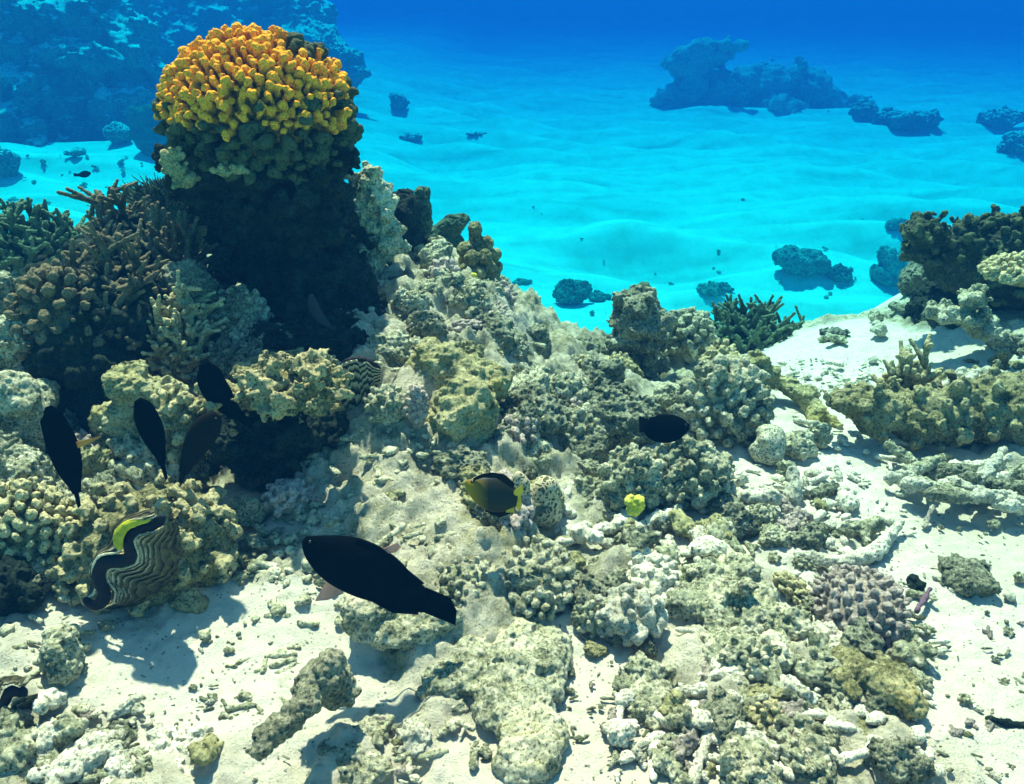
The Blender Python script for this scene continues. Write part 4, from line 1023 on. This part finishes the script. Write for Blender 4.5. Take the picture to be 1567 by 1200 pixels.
def fin(name, mat, A, B, y, push, o, root, k):
    """a fin as a ribbed solid skin between its root line A and its tip line B (pixels)"""
    nA, nB = 13, 9
    A = np.array(A, float); B = np.array(B, float)
    def res(P, n):
        s = np.linspace(0, 1, len(P)); q = np.linspace(0, 1, n); return np.stack([np.interp(q, s, P[:, 0]), np.interp(q, s, P[:, 1])], 1)
    a, b = res(A, nA * 2), res(B, nA * 2); V = []; n = nA * 2
    for sgn in (1, -1):
        for i in range(n):
            for j in range(nB):
                q = j / (nB - 1); p = a[i] * (1 - q) + b[i] * q
                rib = (.9 + .5 * (i % 2)) * (1 - .75 * q) * k * 1.1
                V.append(at_y(p[0], p[1], y) + EN * (push * (.3 + .7 * q) + sgn * rib * .6) - o)
    Q = []
    for i in range(n - 1):
        for j in range(nB - 1):
            w = i * nB + j; Q.append([w, w + 1, w + nB + 1, w + nB]); z = n * nB; Q.append([z + w, z + w + nB, z + w + nB + 1, z + w + 1])
    z = n * nB
    for i in range(n - 1):
        for j in (0, nB - 1):
            w = i * nB + j; Q.append([w, w + nB, w + nB + z, w + z])
    for i in (0, n - 1):
        for j in range(nB - 1):
            w = i * nB + j; Q.append([w, w + z, w + 1 + z, w + 1])
    link(name, mesh_np(name, V, Q), M[mat], (0, 0, 0), root)

fish('biggest black fish, swimming left above the sunlit mound with pinkish side fins',
     [(465, 825, 5), (472, 831, 14), (488, 842, 26), (512, 854, 37), (545, 867, 43), (582, 884, 40), (618, 905, 29), (645, 918, 20), (662, 923, 16)], 1.16, .45, 'fish',
     [('tail_fin', 'fish', [(652, 899), (655, 920), (650, 938)], [(690, 915), (699, 935), (697, 957)], 0),
      ('dorsal_fin', 'fish', [(540, 832), (575, 846), (640, 896)], [(548, 826), (583, 838), (650, 893)], 0),
      ('anal_fin', 'fish', [(560, 908), (600, 928), (640, 936)], [(560, 916), (600, 938), (640, 941)], 0),
      ('pectoral_fin', 'fin_pink', [(506, 880), (530, 893)], [(484, 917), (505, 915), (528, 905)], 14),
      ('pectoral_fin', 'fin_pink', [(584, 841), (592, 848)], [(606, 833), (612, 840), (604, 848)], -14)], (476, 828, 6.5), eye_r=2.4)
# yellow and dark fish
yb = NT('yellow_brown_fish_skin')
def fish_grad(t, x0, x1):
    sx = t.n.new('ShaderNodeSeparateXYZ'); t.l.new(t.tc, sx.inputs[0]); return t.step(sx.outputs[0], x0, x1)
yk = px_scale(at_y(750, 755, 1.36))
g1 = fish_grad(yb, -18 * yk, 12 * yk)
sz = yb.n.new('ShaderNodeSeparateXYZ'); yb.l.new(yb.tc, sz.inputs[0])
colr = yb.mix(g1, (0.30, 0.20, 0.006), (0.018, 0.022, 0.012))
colr = yb.mix(yb.step(sz.outputs[2], 14 * yk, 20 * yk), colr, (0.02, 0.03, 0.05))
M['fish_yb'] = yb.done(colr, None, .5)
fish('yellow brown fish with dark middle and yellow tail in front of the brain coral',
     [(711, 737, 2), (718, 741, 9), (730, 747, 18), (745, 753, 25), (760, 757, 27), (775, 760, 23), (786, 762, 16), (792, 763, 12)], 1.36, .42, 'fish_yb',
     [('tail_fin', 'fin_yellow', [(786, 752), (788, 774)], [(799, 741), (801, 750), (797, 760), (799, 772), (795, 784)], 0),
      ('dorsal_fin', 'fish_brown', [(724, 736), (740, 731), (760, 732), (785, 748)], [(724, 732), (738, 725), (755, 723), (772, 726), (788, 740)], 0),
      ('anal_fin', 'fish_brown', [(742, 777), (760, 783), (780, 780)], [(742, 783), (765, 792), (782, 786)], 0),
      ('pelvic_fin', 'fin_yellow', [(776, 772), (786, 774)], [(774, 784), (788, 785)], 3),
      ('pectoral_fin', 'fin_yellow', [(736, 750), (737, 758)], [(746, 762), (743, 768)], 13)], (723, 737, 7.5), eye_r=2.6)
fish('leftmost black fish, nose up, with one orange side fin',
     [(74, 622, 5), (78, 632, 13), (86, 655, 20), (95, 680, 24), (103, 705, 23), (110, 728, 17), (115, 745, 10), (118, 755, 7)], 1.34, .42, 'fish',
     [('tail_fin', 'fish', [(111, 748), (119, 748)], [(119, 778), (124, 774)], 0),
      ('dorsal_fin', 'fish', [(64, 640), (75, 690), (98, 735)], [(61, 645), (71, 690), (97, 737)], 0),
      ('pectoral_fin', 'fin_orange', [(118, 676), (121, 686)], [(160, 667), (150, 674)], 10)], (70, 630, 9), eye_r=2.2)
fish('second black fish from the left, nose up before the domed rock',
     [(210, 612, 6), (217, 622, 14), (225, 642, 19), (233, 662, 19), (240, 682, 14), (246, 700, 8), (248, 712, 5)], 1.42, .42, 'fish',
     [('tail_fin', 'fish', [(243, 706), (251, 706)], [(253, 735), (257, 732)], 0)], (208, 622, 9), eye_r=2.2)
fish('third dark fish from the left, tail pointing down left',
     [(334, 634, 7), (325, 645, 17), (310, 665, 22), (298, 685, 19), (287, 708, 12), (280, 725, 7)], 1.44, .42, 'fish_brown',
     [('tail_fin', 'fish_brown', [(276, 720), (285, 724)], [(271, 748), (276, 746)], 0)], (334, 640, 10), eye_r=2.2)
fish('dark fish hanging nose up in the shade above the others',
     [(312, 556, 8), (318, 570, 18), (326, 590, 21), (338, 608, 20), (352, 625, 14), (366, 638, 9)], 1.56, .42, 'fish',
     [('tail_fin', 'fish', [(362, 642), (370, 632)], [(384, 657), (389, 645)], 0)], (306, 566, 9), eye_r=2.2)
fish('black oval fish facing right in front of the grey rocks on the right',
     [(1055, 654, 4), (1046, 654, 13), (1032, 655, 20), (1015, 656, 22), (1000, 654, 19), (990, 650, 12)], 1.72, .42, 'fish',
     [('tail_fin', 'fish_brown', [(992, 642), (992, 662)], [(978, 636), (978, 662)], 0)], (1048, 650, 7), eye_r=2)
fish('slim blue grey fish barely showing in the deep shade of the pillar',
     [(476, 452, 3), (478, 462, 7), (484, 478, 8), (495, 492, 6), (505, 500, 3)], 1.85, .4, 'bluefish',
     [('tail_fin', 'bluefish', [(503, 502), (507, 498)], [(512, 507), (514, 501)], 0)])
fish('tiny dark fish over the bright sand at the upper left',
     [(139, 265, 1.2), (134, 266, 4.5), (127, 267, 5), (120, 268, 2)], 5.5, .5, 'fish',
     [('tail_fin', 'fish', [(121, 266), (121, 270)], [(112, 265), (113, 270)], 0)])

# ------------------------------------------------------------------ giant clams
def resamp(P, n):
    P = np.array(P, float); s = np.concatenate([[0], np.cumsum(np.hypot(*np.diff(P[:, :2], axis=0).T))]); s /= s[-1]
    q = np.linspace(0, 1, n); out = np.stack([np.interp(q, s, P[:, j]) for j in range(P.shape[1])], 1)
    for it in range(3): out[1:-1] = .25 * out[:-2] + .5 * out[1:-1] + .25 * out[2:]
    return out
sh = NT('fluted_clam_shell')
shc = sh.ramp(sh.attr('tag'), [(0.2, (0.02, 0.02, 0.012)), (0.6, (0.11, 0.10, 0.055)), (0.95, (0.60, 0.56, 0.40))])
shc = sh.mix(sh.step(sh.noise(70, 7, .75), .46, .60), shc, (0.13, 0.12, 0.055))
M['shell'] = sh.done(shc, sh.bump(sh.noise(160, 6, .8), .003), .8)
s2 = NT('striped_clam_shell')
M['shell2'] = s2.done(s2.ramp(s2.attr('tag'), [(0.3, (0.02, 0.021, 0.015)), (0.6, (0.09, 0.09, 0.055)), (0.9, (0.50, 0.46, 0.29))]), s2.bump(s2.noise(160, 6, .8), .002), .7)
def valve(name, rim, outer, y, ridges, drop, root, mat, amp=3.0, lift=4.0):
    n, m = 110, 70
    a, b = resamp(rim, n), resamp(outer, n); c0 = np.array(root.location); V = []; T = []
    for layer in (0, 1):
        for i in range(n):
            for j in range(m):
                q = j / (m - 1); w = q ** .9; p = a[i] * (1 - w) + b[i] * w
                ph = (q ** .7 * ridges + .28 * math.sin(i * .17 + q * 5) * q * 2 + .1 * math.sin(i * .6)) % 1.0; saw = (1 - ph) ** 1.6 * (1 - .5 * q)
                g = at_y(p[0], p[1], y); k = px_scale(g)
                hgt = lift + amp * saw - drop * q ** 1.6 + 1.0 * math.sin(i * .9 + j * .5) * q - (3.5 if layer else 0)
                V.append(g + EN * hgt * k - c0); T.append(1.0 if q < .03 else (1 - ph) ** .8 * (1 - (.75 if mat == 'shell' else 0) * q) + .12)
    Q = []
    z = n * m
    for i in range(n - 1):
        for j in range(m - 1):
            w = i * m + j; Q.append([w, w + 1, w + m + 1, w + m]); Q.append([z + w, z + w + m, z + w + m + 1, z + w + 1])
        for j in (0, m - 1): w = i * m + j; Q.append([w, w + m, w + m + z, w + z])
    for i in (0, n - 1):
        for j in range(m - 1): w = i * m + j; Q.append([w, w + z, w + 1 + z, w + 1])
    return link(name, mesh_np(name, V, Q, T), M[mat], (0, 0, 0), root)
def ribbon(name, path, y, root, mat, lift, flat=.6, vox=.0018, k=.004):
    P = resamp(path, max(12, len(path) * 4)); c0 = np.array(root.location); pr = []
    G = [at_y(p[0], p[1], y) for p in P]
    for i in range(len(P) - 1):
        s = px_scale(G[i]); pr.append(cap(G[i] + EN * lift * s - c0, G[i + 1] + EN * lift * s - c0, P[i, 2] * s, P[i + 1, 2] * s))
    V, Q, T = sdf_mesh(pr, vox, k, lambda p: fbm(p / .01, 2), min(.0012, vox * .6))
    mid = np.mean(G, 0) + EN * lift * px_scale(G[0]) - c0; d = ((V - mid) @ EN)[:, None] * EN
    V = V - d * (1 - flat)
    return link(name, mesh_np(name, V, Q), M[mat], (0, 0, 0), root)
YC = 1.235
clam = empty('giant_clam', at_y(205, 900, YC + .05)); tag_thing(clam, 'giant clam with dark wavy mantle and yellow lip set in the knobby coral', 'clam')
mid = [(244, 795), (234, 803), (216, 807), (200, 813), (194, 826), (203, 843), (201, 855), (184, 858), (164, 857), (156, 868), (157, 886), (170, 902), (169, 916), (154, 922), (143, 914)]
ribbon('mantle', [(u, v, 8.8 if 0 < i < 13 else 6) for i, (u, v) in enumerate(mid)], YC, clam, 'mantle', 7, .5)
rimR = [(250, 806), (238, 815), (216, 818), (210, 820), (206, 829), (215, 845), (213, 862), (192, 869), (171, 868), (167, 874), (169, 888), (183, 902), (180, 922), (160, 928), (146, 927)]
outR = [(258, 800), (264, 812), (266, 830), (266, 850), (262, 870), (256, 890), (240, 906), (218, 924), (196, 934), (165, 938)]
valve('shell_valve', rimR, outR, YC, 7, 26, clam, 'shell', 6.5, 1.0)
rimL = [(240, 789), (226, 795), (204, 799), (190, 806), (187, 820), (190, 838), (184, 845), (168, 846), (154, 850), (147, 864), (148, 884), (155, 898), (150, 908), (140, 912), (136, 920)]
outL = [(232, 778), (212, 784), (188, 790), (172, 802), (165, 822), (158, 835), (146, 842), (136, 858), (132, 880), (134, 898), (128, 915)]
valve('shell_valve', rimL, outL, YC, 3, 16, clam, 'shell', 3.0)
ribbon('yellow_lip', [(230, 795, 2.5), (212, 798, 4.5), (196, 803, 6), (187, 812, 7), (184, 824, 7), (188, 836, 4)], YC, clam, 'lip', 6, .6)
ribbon('yellow_lip', [(149, 862, 1.6), (149, 878, 2.2), (154, 892, 3), (161, 901, 2)], YC, clam, 'lip', 6, .6)
pale_rim = reef_mat('pale_shell_rim', (0.30, 0.28, 0.17), (0.50, 0.47, 0.30), (0.72, 0.68, 0.48), None, 0, s=2, bump=.001)
M['rim'] = pale_rim
ribbon('shell_rim', [(u, v, 1.5) for u, v in rimR], YC, clam, 'rim', 8, .8, vox=.0012, k=.001)
ribbon('shell_rim', [(u - 1, v, 1.7) for u, v in rimL], YC, clam, 'rim', 7, .8, vox=.0012, k=.001)
Y2 = 1.74
cl2 = empty('giant_clam', at_y(548, 620, Y2)); tag_thing(cl2, 'smaller clam showing a black and cream striped shell wedged in the mound', 'clam')
valve('shell_valve', [(516, 570), (524, 557), (536, 552), (547, 550), (551, 558), (562, 553), (572, 562), (584, 566)], [(522, 640), (530, 648), (540, 645), (552, 632), (560, 618), (566, 606), (572, 596), (580, 588)], Y2, 6, 14, cl2, 'shell2', 5.0)
ribbon('mantle', [(518, 567, 4), (528, 554, 4), (547, 548, 4), (562, 552, 4), (580, 563, 3)], Y2, cl2, 'mantle', -1, .8)
g3 = ground_hit(15, 1085); Y3 = g3[1] - .02
cl3 = empty('giant_clam', at_y(15, 1085, Y3)); tag_thing(cl3, 'small clam with black wavy opening at the lower left picture edge', 'clam')
m3 = [(36, 1060), (24, 1056), (12, 1060), (10, 1072), (2, 1082), (-12, 1084)]
ribbon('mantle', [(u, v, 7) for u, v in m3], Y3, cl3, 'mantle', 2, .6)
valve('shell_valve', [(40, 1064), (30, 1066), (22, 1068), (20, 1080), (8, 1092), (-12, 1096)], [(50, 1066), (48, 1080), (42, 1092), (30, 1104), (10, 1112), (-14, 1114)], Y3, 2, 16, cl3, 'shell', 3)
valve('shell_valve', [(34, 1050), (22, 1046), (6, 1050), (0, 1064), (-6, 1072), (-14, 1074)], [(32, 1042), (16, 1038), (-4, 1040), (-12, 1050), (-16, 1060), (-20, 1066)], Y3, 2, 16, cl3, 'shell', 3)
